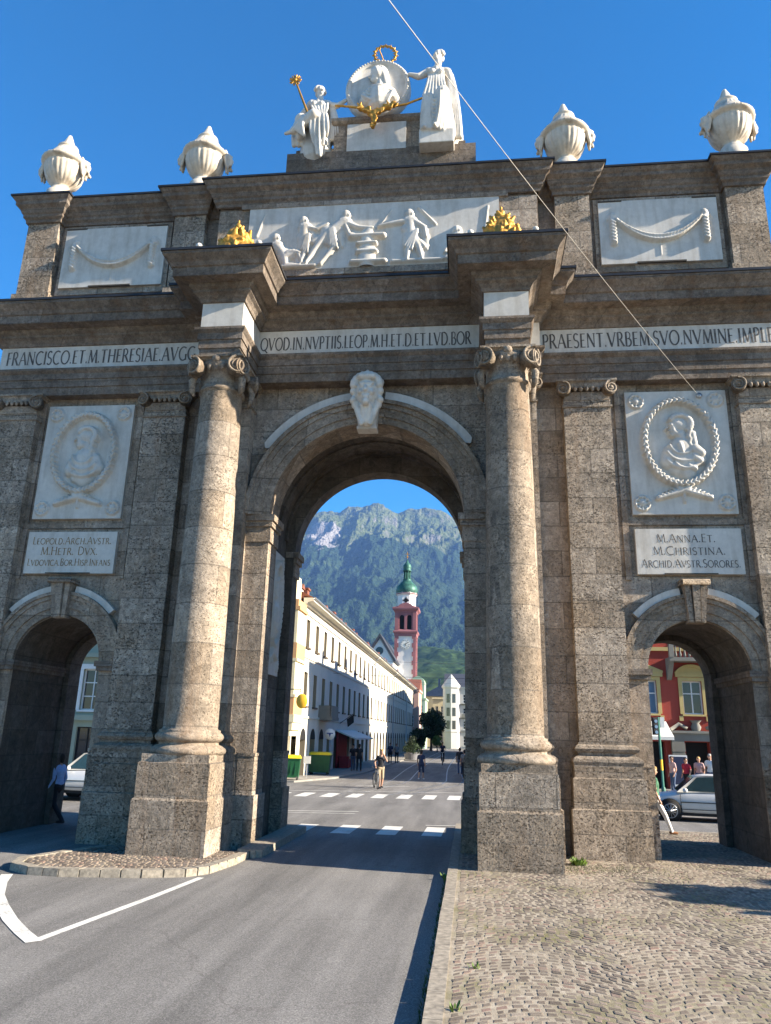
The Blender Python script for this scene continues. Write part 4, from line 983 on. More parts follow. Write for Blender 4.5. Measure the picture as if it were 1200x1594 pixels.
while y < -1.3:
    x = -5.8+(.06 if r % 2 else 0)
    while x < -2.25:
        w = rnd.uniform(.10, .15); p = Vector((x+w/2, y))
        # inside test on an inset outline
        ins = False; q = [c+(cen-c).normalized()*.22 for c in pts]
        for i in range(len(q)):
            a, b = q[i], q[(i+1) % len(q)]
            if (a.y > p.y) != (b.y > p.y) and p.x < (b.x-a.x)*(p.y-a.y)/(b.y-a.y)+a.x: ins = not ins
        if ins:
            g_ = .012; zt = .122+rnd.uniform(-.004, .006)
            vs = [(xx, yy, .1) for xx, yy in ((x+g_, y-.05), (x+w-g_, y-.05), (x+w-g_, y+.05), (x+g_, y+.05))]
            vs += [(p.x+(a-p.x)*.85, p.y+(b-p.y)*.85, zt) for a, b, c in vs]
            m.add(vs, [(4,5,6,7)]+[(i, (i+1) % 4, 4+(i+1) % 4, 4+i) for i in range(4)])
        x += w
    y += .118; r += 1
struct(m.build('island_cobbles', 'cobble'))
# painted markings
def strip(m, pts, w, z=.004):
    P = [Vector(p) for p in pts]; L = []; R = []
    for i in range(len(P)):
        d = (P[min(i+1, len(P)-1)]-P[max(i-1, 0)]).normalized(); n = Vector((-d.y, d.x)); L.append(P[i]+n*w/2); R.append(P[i]-n*w/2)
    k = len(P); m.add([(p.x, p.y, z) for p in L]+[(p.x, p.y, z) for p in R], [(i, i+1, k+i+1, k+i) for i in range(k-1)])
m = MB()
strip(m, [(-2.22, -3.72), (-2.4, -5.5), (-2.74, -8.12)], .125); strip(m, [(-5.52, -4.27), (-5.2, -4.95), (-4.68, -5.85), (-4.2, -6.5), (-3.6, -7.25), (-3.1, -7.8), (-2.72, -8.18)], .19, .008)
for k in range(-3, 3): strip(m, [(-.9+1.19*k, 3.05+.09*k), (-.85+1.19*k, 4.95+.12*k)], .52)
for k in range(-7, 6): strip(m, [(-.3+.98*k*1.06, 14.75+.13*k), (-.25+.98*k*1.06, 16.9+.16*k)], .52)
strip(m, [(-9, 16.9), (-5.5, 17.2), (2.3, 19.1), (9, 20.5)], .12, .008); strip(m, [(-9, 7.6), (-3.5, 8.33), (-1.24, 8.9)], .1); strip(m, [(-9, 6.9), (-1.24, 8.1)], .08, .008)
strip(m, [(1.2, 5.55), (7, 6.4)], .1, .012)
strip(m, [(-3.2, 21.4), (-2.2, 22.4)], .12); strip(m, [(-2.4, 21.2), (-.6, 22.6)], .12, .008)
struct(m.build('road_markings', 'road_paint'))
m = MB(); strip(m, [(-6, -8.0), (-4.2, -7.75), (-3.62, -7.52)], .16); struct(m.build('old_road_markings', 'road_paint_old'))
m = MB()
for off in (0, 1.0, 3.1, 4.1):
    strip(m, [(-2.5+off+.6*exp(-((y-20)/18)**2*1.0)-max(0, (26-y))*.30*(.4+off*.12), y) for y in range(16, 150, 3)], .07, .006)
struct(m.build('tram_rails', 'rail'))
m = MB(); m.prism([(-30, 22.6), (-6.6, 22.6), (-5.2, 27), (-4.4, 34), (-4.0, 130), (-30, 130)], 'z', -.02, .09); m.prism([(7.0, 23.5), (60, 23.5), (60, 130), (4.6, 130), (4.8, 34)], 'z', -.02, .09)
struct(m.build('pavement', 'paving'))

# ------------------------------------------------------------------ facades
def facade(m, O, U, us, zs, holes, depth, mi=0, mj=0):
    """wall sheet in plane O + u*U + z; holes set of (i,j) cells with reveals of given depth (inwards = U x Z side)"""
    U = Vector(U); Nn = Vector((-U.y, U.x, 0)); O = Vector(O)
    P = lambda u, z, d=0: tuple(O+U*u+Nn*d+Vector((0, 0, z)))
    for i in range(len(us)-1):
        for j in range(len(zs)-1):
            a, b, c, d = us[i], us[i+1], zs[j], zs[j+1]
            if (i, j) in holes:
                k = depth
                m.add([P(a,c),P(b,c),P(b,d),P(a,d),P(a,c,k),P(b,c,k),P(b,d,k),P(a,d,k)], [(0,1,5,4),(1,2,6,5),(2,3,7,6),(3,0,4,7)], mj)
            else: m.add([P(a,c),P(b,c),P(b,d),P(a,d)], [(0,1,2,3)], mi)
def obox(m, O, U, u0, u1, z0, z1, d0, d1, mi=0):
    U = Vector(U); Nn = Vector((-U.y, U.x, 0)); O = Vector(O)
    P = lambda u, z, d: tuple(O+U*u+Nn*d+Vector((0, 0, z)))
    m.hexa([P(u0,z0,d0),P(u1,z0,d0),P(u1,z0,d1),P(u0,z0,d1),P(u0,z1,d0),P(u1,z1,d0),P(u1,z1,d1),P(u0,z1,d1)], mi)
def window(par, O, U, u0, u1, z0, z1, depth=.18, fm='white', gm='glass', bars=(1, 2), trim=None, tw=.12, sill=True, name='window'):
    """frame with glazing bars (part) > pane (sub-part); optional trim moulding proud of the wall"""
    m = MB(); f = .07; d0, d1 = depth-.06, depth+.0
    obox(m, O, U, u0, u0+f, z0, z1, d0, d1); obox(m, O, U, u1-f, u1, z0, z1, d0, d1); obox(m, O, U, u0+f, u1-f, z0, z0+f, d0, d1); obox(m, O, U, u0+f, u1-f, z1-f, z1, d0, d1)
    for k in range(1, bars[0]+1): u = u0+(u1-u0)*k/(bars[0]+1); obox(m, O, U, u-.03, u+.03, z0+f, z1-f, d0+.01, d1)
    for k in range(1, bars[1]+1): z = z0+(z1-z0)*(k/(bars[1]+1) if bars[1] > 1 else .62); obox(m, O, U, u0+f, u1-f, z-.03, z+.03, d0+.013, d1)
    mats = [fm]
    if trim:
        mats.append(trim); t = tw
        obox(m, O, U, u0-t, u0, z0, z1+t, -.06, .02, 1); obox(m, O, U, u1, u1+t, z0, z1+t, -.06, .02, 1); obox(m, O, U, u0, u1, z1, z1+t, -.057, .02, 1)
    if sill: obox(m, O, U, u0-.1, u1+.1, z0-.1, z0, -.12, .05, len(mats)-1)
    w = m.build(name, mats, par)
    m = MB(); obox(m, O, U, u0+f, u1-f, z0+f, z1-f, depth, depth+.02); m.build('pane', gm, w)
    return w
def cells(spans, lo, hi):
    """edges for a row of openings; returns edges and the hole indices"""
    e = [lo]; h = []
    for a, b in spans: e += [a, b]; h.append(len(e)-2)
    return e+[hi], h
# long white building along the street
Y0, Y1, XF = 25.2, 112.0, -7.2
wbld = thing('long_white_building', 'long cream white street building with arcade and tall windows, seen through the middle arch', 'building', (XF, Y0, 0))
OO = (0, 0, 0); UU = (0, 1, 0)       # local: u along the street; inwards is -x
def wspans(w): return [(1.1+2.8*k-w/2+.6, 1.1+2.8*k+w/2+.6) for k in range(31)]
m = MB()
sp = wspans(1.0); us, hi_ = cells(sp, 0, Y1-Y0)
zs = [3.35, 4.0, 5.95, 7.4, 9.05, 9.75]
facade(m, OO, UU, us, zs, {(i, j) for i in hi_ for j in (1, 3)}, .3, 0, 2)
us2, hi2 = cells([(a-.25, b+.25) for a, b in sp], 0, Y1-Y0)
facade(m, OO, UU, us2, [0.0, 2.1, 3.35], {(i, 0) for i in hi2}, .7, 0, 2)
for a, b in sp:       # round heads over the arcade openings
    c = (a+b)/2; r = .75
    n = 10; vs = []
    for i in range(n+1): t = pi*i/n; vs += [(.012, c+r*cos(t), 2.1+r*.85*sin(t))]
    m.add(vs, [tuple(range(n+1))], 1)
m.box(-12, -.3, -.1, .1, 0, 9.8); m.box(-12, -.3, Y1-Y0-.1, Y1-Y0, 0, 9.8)
for z0, z1, d in ((3.3, 3.42, .08), (6.75, 6.85, .06), (9.3, 9.42, .07)): m.box(-.02, d, 0, Y1-Y0, z0, z1)
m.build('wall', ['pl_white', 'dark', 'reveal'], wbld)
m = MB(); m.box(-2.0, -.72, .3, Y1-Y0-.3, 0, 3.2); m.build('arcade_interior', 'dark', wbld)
for a, b in sp:
    for z0, z1 in ((4.0, 5.95), (7.4, 9.05)): window(wbld, OO, UU, a, b, z0, z1, .26, fm='frame_brown', gm='curtain' if random.random() < .3 else 'glass_mat', sill=True)
m = MB(); m.prism([(0, 9.75), (.18, 9.75), (.26, 9.86), (.48, 9.92), (.6, 9.92), (.6, 10.1), (.1, 10.2), (0, 10.2)], 'y', 0, Y1-Y0); m.build('eaves', 'pl_white', wbld)
m = MB(); m.tube([(.66, 0, 10.08), (.66, Y1-Y0, 10.08)], .075, 8); 
for y in (33.6, 53, 73): m.tube([(.12, y, .1), (.12, y, 9.3), (.3, y, 9.7), (.62, y, 10.0)], .06, 6)
m.build('gutter', 'steel', wbld)
m = MB(); m.prism([(.6, 10.12), (-5.5, 13.2), (-12, 10.12)], 'y', .0, Y1-Y0); rf = m.build('roof', 'rooftile', wbld)
for k in range(13):
    y = 1.6+5.2*k+1.9*(k % 3)+.8*(k % 2); m = MB()
    m.box(-1.9, -.5, y-.36, y+.36, 10.1, 10.95); m.prism([(y-.46, 10.93), (y+.46, 10.93), (y, 11.25)], 'x', -2.0, -.4, 1); m.build('dormer', ['pl_white', 'rooftile'], rf)
for k in range(6):
    y = 5+12.5*k; m = MB(); m.box(-4.4, -3.7, y, y+.8, 11.5, 13.9); m.box(-4.5, -3.6, y-.1, y+.9, 13.9, 14.05); m.build('chimney', 'rooftile', rf)
m = MB(); m.box(.0, .9, 6.0, 8.6, 3.3, 3.5); m.box(.75, .85, 6.0, 8.6, 3.5, 4.2); m.box(.0, .8, 6.0, 6.1, 3.5, 4.2); m.box(.0, .8, 8.5, 8.6, 3.5, 4.2); m.build('balcony', 'pl_grey', wbld)
# corner house with the ochre oriel
ch = thing('corner_house', 'cream corner house with ochre banded bay window, at the near end of the white building', 'house', (0, 0, 0))
m = MB(); m.box(-13, -7.75, 22.4, 25.1, 0, 10.9); m.box(-13.1, -7.4, 22.2, 25.15, 10.9, 11.2); m.box(-7.75, -7.35, 22.35, 25.1, 9.6, 10.9); m.build('wall', 'pl_cream', ch)
m = MB(); m.prism([(22.2, 11.2), (25.1, 11.2), (23.6, 13.2)], 'x', -13, -7.5); m.build('roof', 'rooftile', ch)
m = MB()
for z0, z1, mi, d in ((2.3, 2.6, 0, .0), (2.6, 3.0, 0, .12), (3.0, 3.4, 0, .2), (3.4, 4.3, 1, .14), (4.3, 4.45, 0, .2), (4.45, 6.2, 0, .1), (6.2, 6.35, 0, .2), (6.35, 7.2, 1, .14), (7.2, 9.0, 0, .1), (9.0, 9.2, 1, .22), (9.2, 9.6, 1, .1)):
    m.box(-7.75, -7.0+d, 22.7-d*.6, 24.8, z0, z1, mi)
orl = m.build('oriel', ['pl_cream', 'pl_orange'], ch)
for z0, z1 in ((4.6, 6.1), (7.35, 8.9)):
    window(orl, (-6.895, 23.0, 0), (0, 1, 0), .1, .75, z0, z1, .03, sill=False, name='oriel_window')
m = MB(); m.box(-7.74, -7.70, 22.9, 24.6, .3, 2.2); m.build('shop_window', 'glass', ch)
# servite style church tower
tw_ = thing('church_tower', 'pink and white church tower with clock and green copper onion dome', 'church tower', (-11.72, 150, 0))
H = 2.38
m = MB(); m.box(-H+.25, H-.25, -H+.25, H-.25, 0, 24.6); 
m.build('shaft', 'pl_tower', tw_)
m = MB()
for sx in (-1, 1):
    for sy in (-1, 1):
        for k in range(26):
            w = .62 if k % 2 else .9; z = .95*k
            xa, xb = sorted((sx*H, sx*(H-w))); ya, yb = sorted((sy*H, sy*(H-w))); m.box(xa, xb, ya, yb, z, z+.95)
q = rect_loop(-H, H, -H, H)
m.sweep(q, [(-.3, 23.4), (.05, 23.4), (.1, 23.9), (.35, 24.2), (.35, 24.5), (.05, 24.6), (-.2, 24.9)])
for sx in (-1, 1):
    for sy in (-1, 1): xa, xb = sorted((sx*H, sx*(H-.75))); ya, yb = sorted((sy*H, sy*(H-.75))); m.box(xa, xb, ya, yb, 24.6, 29.0)
for a, b in ((-H+.75, -1.42), (1.42, H-.75)):
    m.box(a, b, -H+.1, H-.1, 24.6, 29)
m.box(-.24, .24, -H+.1, H-.1, 24.6, 28.6); m.box(-H+.1, H-.1, -.24, .24, 24.6, 28.6)
m.sweep(q, [(-.4, 28.6), (.02, 28.62), (.1, 28.9), (.5, 29.25), (.55, 29.5), (.55, 29.7), (.1, 29.85), (-.6, 30.2)])
m.prism([(-1.9, 29.7), (1.9, 29.7), (1.2, 30.4), (0, 30.8), (-1.2, 30.4)], 'y', -H-.5, H+.5)
m.build('pink_trim', 'pl_pink', tw_)
m = MB()
for sx in (-1, 1):
    for yy in (-H+.14, H-.5):
        m.arch_block(sx*.83-.6, sx*.83+.6, 27.6, 28.7, sx*.83, .5, yy, yy+.36, 10); m.box(sx*.83-.6, sx*.83-.5, yy, yy+.36, 24.6, 27.6); m.box(sx*.83+.5, sx*.83+.6, yy, yy+.36, 24.6, 27.6)
m.box(-1.4, 1.4, -H+.9, H-.9, 24.6, 28.8, 1); m.build('belfry', ['pl_pink', 'dark'], tw_)
m = MB(); m.lathe([(2.15, 29.8), (2.15, 32.6), (2.25, 32.7), (2.45, 32.9), (2.5, 33.15), (2.2, 33.4)], n=8, smooth=False, a0=pi/8, a1=2*pi+pi/8); dr = m.build('drum', 'pl_tower', tw_)
m = MB(); m.prism([(.5*cos(2*pi*i/16), 31.4+.5*sin(2*pi*i/16)) for i in range(16)], 'y', -2.02, -1.98); m.box(-.12, .12, -2.03, -1.95, 30.6, 32.2); m.box(-.75, .75, -2.03, -1.95, 31.28, 31.52); m.build('oculus', 'dark', dr)
m = MB(); m.lathe([(2.25, 32.68), (2.32, 32.85), (2.55, 32.95), (2.55, 33.1)], n=8, smooth=False, a0=pi/8, a1=2*pi+pi/8); m.build('drum_cornice', 'pl_pink', dr)
m = MB(); m.lathe([(2.3, 33.2), (2.42, 33.5), (2.42, 34.1), (2.2, 34.8), (1.7, 35.4), (1.2, 35.9), (.9, 36.3), (.95, 36.5)], n=24, mod=lambda a, z: 1+.03*abs(cos(4*a)))
for i in range(6): a = 2*pi*i/6; m.tube([(.65*cos(a), .65*sin(a), 36.4), (.65*cos(a), .65*sin(a), 38.5)], .16, 6)
m.lathe([(.95, 38.4), (1.05, 38.6), (.8, 38.7), (.95, 39.1), (.95, 39.6), (.7, 40.1), (.3, 40.5), (.12, 41.2), (0, 41.4)], n=18); m.lathe([(.3, 36.4), (.3, 38.5)], n=8)
m.build('onion_dome', 'copper', tw_)
m = MB(); m.tube([(0, 0, 41.2), (0, 0, 43.0)], .06, 6); m.sphere((0, 0, 41.8), .2); m.box(-.45, .45, -.05, .05, 42.4, 42.52); m.build('cross', 'gold', tw_)
m = MB(); m.prism([(1.05*cos(2*pi*i/28), 21.6+1.05*sin(2*pi*i/28)) for i in range(28)], 'y', -H-.02, -H+.3); ck = m.build('clock_face', 'clock', tw_)
m = MB()
for i in range(12): a = 2*pi*i/12; o = len(m.v); m.box(-.06, .06, -H-.05, -H-.02, .74, .98); m.xform(Matrix.Translation((0, 0, 21.6)) @ Matrix.Rotation(a, 4, 'Y'), o)
for a, L in ((1.0, .75), (2.6, .52)): o = len(m.v); m.box(-.06, .06, -H-.07, -H-.04, -.15, L); m.xform(Matrix.Translation((0, 0, 21.6)) @ Matrix.Rotation(a, 4, 'Y'), o)
m.build('clock_hands', 'black', ck)
# church nave gable beside the tower
ng = thing('church_nave', 'grey gabled church front with round window, just left of the pink tower', 'church', (0, 0, 0))
m = MB(); m.prism([(-21, 0), (-13.4, 0), (-13.4, 17.2), (-16.3, 21.8), (-20.6, 15), (-21, 15)], 'y', 139, 165); m.build('wall', 'pl_tower', ng)
m = MB(); m.prism([(-21.4, 14.0), (-16.3, 22.0), (-13.1, 16.9), (-12.8, 17.2), (-16.3, 22.8), (-21.8, 14.3)], 'y', 138.6, 165); m.build('roof', 'roof', ng)
m = MB(); m.prism([(-16.3+.8*cos(2*pi*i/24), 19.2+.8*sin(2*pi*i/24)) for i in range(24)], 'y', 138.9, 139.05); m.build('round_window', 'glass', ng)
def simple_house(name, label, x0, x1, y0, y1, h, wall, spans, rows, roofmat='roof', roofh=3, side='y', trim=None, cornice=True):
    """box house with real openings in the face that looks at the viewer"""
    t = thing(name, label, 'house')
    m = MB(); us, hc = cells(spans, 0, x1-x0); zs, hr = cells(rows, 0, h)
    facade(m, (x0, y0, 0), (1, 0, 0), us, zs, {(i, j) for i in hc for j in hr}, .25)
    m.add([(x0,y0,0),(x0,y1,0),(x0,y1,h),(x0,y0,h)], [(0,1,2,3)]); m.add([(x1,y0,0),(x1,y1,0),(x1,y1,h),(x1,y0,h)], [(0,1,2,3)]); m.add([(x0,y1,0),(x1,y1,0),(x1,y1,h),(x0,y1,h)], [(0,1,2,3)])
    m.box(x0+.3, x1-.3, y0+.5, y1-.1, 0, h-.1)
    if cornice: m.box(x0-.2, x1+.2, y0-.3, y1+.2, h, h+.35); [m.box(x0, x1, y0-.1, y0+.05, r[0]-.6, r[0]-.45) for r in rows[1:]]
    m.build('wall', wall, t)
    for a, b in spans:
        for z0, z1 in rows: window(t, (x0, y0, 0), (1, 0, 0), a, b, z0, z1, .2, trim=trim)
    if roofh:
        m = MB(); m.prism([(y0-.4, h+.35), (y1+.3, h+.35), ((y0+y1)/2, h+.35+roofh)], 'x', x0-.2, x1+.2); m.build('roof', roofmat, t)
    return t
simple_house('rose_house', 'narrow rose plastered house front just past the far end of the white building', -11, -6.5, 116, 124, 9.8, 'pl_rose', [(1.0, 1.9), (2.9, 3.7)], [(1, 3), (4, 5.8), (7, 8.8)], 'rooftile', 2)
gh = simple_house('green_house', 'pale green house under an arched gable, right of the church tower', -13, -6.4, 134, 142, 9.2, 'pl_green', [(1.0, 1.8), (2.5, 3.3), (4.0, 4.8), (5.4, 6.1)], [(1, 2.8), (3.8, 5.4), (6.4, 8.2)], 'copper', 0)
m = MB(); m.box(-9.4, -6.7, 136, 141, 9.5, 12.4); m.prism([(-9.5, 12.4)]+[(-8.05+1.4*cos(pi-pi*i/12), 12.4+1.5*sin(pi-pi*i/12)) for i in range(13)]+[(-6.6, 12.4)], 'y', 135.9, 141); gb = m.build('gable', 'pl_green', gh)
m = MB(); m.prism([(-8.75, 9.8)]+[(-8.05+.7*cos(pi-pi*i/12), 11.2+.9*sin(pi-pi*i/12)) for i in range(13)]+[(-7.35, 9.8)], 'y', 135.8, 135.95); m.build('arched_window', 'glass', gb)
wh = simple_house('ornate_white_house', 'bright white ornate house with bay at the end of the street', -3.0, 12, 146, 158, 12.2, 'pl_bluewhite', [(.5, 1.1), (1.5, 2.1), (3.9, 5.0), (6.2, 7.2), (8.4, 9.4), (10.6, 11.6)], [(.6, 2.6), (3.9, 5.6), (6.5, 8.2), (9.2, 11)], 'roof', 3.2)
m = MB(); m.lathe([(1.75, 0), (1.75, 3.2), (1.9, 3.4), (1.75, 3.6), (1.75, 12.1), (2.0, 12.3), (2.0, 12.7), (1.0, 14.0), (.0, 15.2)], (-1.6, 146, 0), 8, smooth=False); m.build('bay', 'pl_bluewhite', wh)
m = MB(); [m.box(-3.05, 12.05, 145.82, 146.02, z, z+.22) for z in (3.3, 6.0, 8.75)]; [m.box(x-.9, x+.9, 145.5, 146.02, z, z+.14) for x in (1.45, 3.7, 5.9) for z in (6.25, 9.0)]; m.build('string_course', 'pl_grey', wh)
for x in (1.45, 3.7, 5.9):
    m = MB(); m.box(x-.9, x+.9, 145.5, 145.55, 6.4, 7.0); m.build('balcony', 'pl_grey', wh)
for z0, z1 in ((3.9, 5.6), (6.5, 8.2), (9.2, 11)):
    m = MB()
    for a in (-90-22, -90+22):
        c = Vector((-1.6+1.64*cos(radians(a)), 146+1.64*sin(radians(a)), 0)); d = Vector((-sin(radians(a)), cos(radians(a)), 0)); n = Vector((cos(radians(a)), sin(radians(a)), 0))
        m.hexa([tuple(c+d*u+n*k+Vector((0,0,z))) for z in (z0, z1) for u, k in ((-.35,.03),(.35,.03),(.35,-.05),(-.35,-.05))])
    m.build('bay_window', 'glass', wh)
bh = thing('blue_roof_house', 'house under a steep dark blue grey roof at the end of the street', 'house')
m = MB(); m.box(-8.6, -2.9, 165, 178, 0, 11.6); m.build('wall', 'pl_cream', bh)
m = MB(); m.prism([(-9.4, 11.4), (-2.2, 15.2), (4, 15.6), (4, 11.4)], 'y', 164, 178); m.box(-5.2, -4.7, 166, 167, 13.5, 15.6); m.build('roof', 'roof_blue', bh)
simple_house('beige_house', 'shaded beige house behind the round tree at the end of the street', -6.2, -3.1, 160, 163, 10.6, 'pl_cream', [(.6, 1.3), (1.9, 2.6)], [(1, 3), (4, 5.8), (7, 9)], 'roof', 0)
# sage house seen through the left side arch
sh = thing('sage_house', 'sage green house with white framed windows seen through the left side arch', 'house')
X0 = -45
wcs = [(-18.95+3.3*k) for k in range(-7, 2)]; sp = [(c-.62-X0, c+.62-X0) for c in wcs]
us, hc = cells(sp, 0, -14.2-X0); zs = [0, .35, 2.5, 3.42, 5.7, 7.4, 9.4, 10.6]
m = MB(); facade(m, (X0, 24, 0), (1, 0, 0), us, zs, {(i, j) for i in hc for j in (1, 3, 5)}, .3)
m.box(X0, -14.2, 24.4, 30, 0, 10.6); m.box(X0, -14.1, 23.75, 24.02, 2.85, 3.15); m.box(X0, -14.1, 23.7, 24.02, 6.35, 6.6); m.box(X0, -14.1, 23.4, 24.02, 10.3, 10.8)
m.box(-14.21, -14.2, 24, 30, 0, 10.6); m.build('wall', 'pl_sage', sh)
for a, b in sp:
    window(sh, (X0, 24, 0), (1, 0, 0), a, b, 3.42, 5.7, .22, trim='white', tw=.28); window(sh, (X0, 24, 0), (1, 0, 0), a, b, 7.4, 9.4, .22, trim='white', tw=.22)
    window(sh, (X0, 24, 0), (1, 0, 0), a, b, .35, 2.5, .22, fm='black', name='shop_window', sill=False)
m = MB(); m.prism([(23.3, 10.8), (30.4, 10.8), (27, 13.5)], 'x', X0, -14.1); m.build('roof', 'roof', sh)
# red corner building seen through the right side arch
rb = thing('red_building', 'red plastered building with ochre window surrounds, seen through the right side arch', 'building')
X0, XE_, YF = 8.6, 40.0, 26.0
wcs = [9.85, 12.2, 14.6, 17.0, 19.4, 21.8, 24.2]; sp = [(c-.52-X0, c+.52-X0) for c in wcs]
us, hc = cells(sp, 0, XE_-X0); zs = [3.0, 3.95, 5.72, 7.9, 9.9, 11.0, 12.6, 13.4]
m = MB(); facade(m, (X0, YF, 0), (1, 0, 0), us, zs, {(i, j) for i in hc for j in (1, 3, 5)}, .28)
dsp = [(2.7, 4.35), (4.95+.45, 6.95-.3), (8.2, 9.8), (10.6, 12.2)]; us, hd = cells(dsp, 0, XE_-X0)
facade(m, (X0, YF, 0), (1, 0, 0), us, [0, 2.5, 3.0], {(i, 0) for i in hd}, .5)
m.box(X0+.1, XE_, YF+.5, 53, 0, 13.3); m.add([(X0,YF,0),(X0,54,0),(X0,54,13.4),(X0,YF,13.4)], [(0,1,2,3)])
m.build('wall', 'pl_red', rb)
for a, b in sp:
    c = (a+b)/2
    window(rb, (X0, YF, 0), (1, 0, 0), a, b, 3.95, 5.72, .2, trim='pl_ochre', tw=.2, bars=(1, 1), gm='glass_blue' if abs(c+X0-12.2) < .1 else 'glass')
    window(rb, (X0, YF, 0), (1, 0, 0), a, b, 7.9, 9.9, .2, trim='pl_ochre', tw=.2); window(rb, (X0, YF, 0), (1, 0, 0), a, b, 11.0, 12.6, .2, trim='pl_ochre', tw=.2)
    m = MB(); k = wcs.index(round(c+X0, 2)) if round(c+X0, 2) in wcs else 0
    if k % 2 == 0: m.arc_prism(c+X0, 5.52, .95, 1.1, radians(36), radians(144), YF-.16, YF+.02, 12); m.prism([(c+X0+.98*cos(radians(38+104*i/12)), 5.55+.98*sin(radians(38+104*i/12))) for i in range(13)], 'y', YF-.08, YF+.02)
    else: m.prism([(c+X0-.9, 6.15), (c+X0+.9, 6.15), (c+X0+.9, 6.25), (c+X0, 6.62), (c+X0-.9, 6.25)], 'y', YF-.14, YF+.02)
    m.box(c+X0-.86, c+X0+.86, YF-.13, YF+.02, 5.94, 6.15)
    m.build('window_pediment', 'pl_ochre', rb)
    for e in (-.8, .6): m = MB(); m.box(c+X0+e, c+X0+e+.2, YF-.1, YF+.02, 3.6, 3.86); m.build('sill_bracket', 'pl_ochre', rb)
m = MB(); m.box(X0-.3, XE_, YF-.4, 54, 13.4, 13.8); m.box(X0-.1, XE_, YF-.12, YF+.02, 7.35, 7.55); m.build('cornice', 'pl_ochre', rb)
m = MB()
m.prism([(26, 13.78), (54, 13.78), (52, 14.3), (40, 14.45), (28, 14.2)], 'x', X0+.2, 30)
for y, w, h in ((29.5, .5, 15.2), (34.3, 1.3, 15.0), (39.2, .6, 15.6), (43.5, 1.5, 15.1), (49.2, .7, 15.7)): m.box(X0+.4, X0+1.6, y, y+w, 13.9, h)
m.build('roof', 'rooftile', rb)
m = MB(); bx0, bx1 = 13.3, 16.6
m.box(bx0, bx1, YF-1.0, YF+.02, 6.72, 6.92); m.box(bx0, bx1, YF-1.0, YF-.85, 7.55, 7.68)
for i in range(14): x = bx0+.12+(bx1-bx0-.24)*i/13; m.lathe([(.04, 0), (.08, .12), (.045, .3), (.05, .63)], (x, YF-.93, 6.92), 8)
for x in (bx0, bx1-.25): m.box(x, x+.25, YF-1.03, YF-.8, 6.92, 7.7); m.prism([(YF-.9, 6.72), (YF, 6.72), (YF, 5.75), (YF-.15, 5.8)], 'x', x, x+.25)
m.build('balcony', 'pl_grey', rb)
m = MB(); px = 14.6      # portal
m.box(px-1.35, px-.72, YF-.3, YF+.02, 0, 2.55); m.box(px+.72, px+1.35, YF-.3, YF+.02, 0, 2.55); m.box(px-1.35, px+1.35, YF-.3, YF+.02, 2.55, 2.95); m.box(px-1.5, px+1.5, YF-.42, YF+.02, 2.95, 3.08)
for sg in (-1, 1): m.tube([(px+sg*1.35, YF-.2, 3.12), (px+sg*.9, YF-.2, 3.42), (px+sg*.5, YF-.2, 3.2)], .1, 8)
m.lathe([(.22, 0), (.28, .2), (.18, .4), (.32, .55)], (px, YF-.1, 3.08), 12)
for z in (.5, 1.0, 1.5, 2.0): m.box(px-1.38, px-.7, YF-.34, YF-.28, z, z+.42); m.box(px+.7, px+1.38, YF-.34, YF-.28, z, z+.42)
m.build('portal', 'pl_grey', rb)
m = MB(); m.box(X0+.4, XE_-.4, YF+.45, YF+.49, 0, 2.6); m.build('ground_floor_interior', 'dark', rb)
rr2 = simple_house('street_row_house', 'tall plaster house along the right side of the street, hidden by the right pier', 8.4, 22, 70, 116, 13.6, 'pl_cream', [(1, 2), (4, 5), (7, 8), (10, 11)], [(1, 3), (4.4, 6.2), (7.6, 9.4), (10.6, 12.3)], 'rooftile', 2)

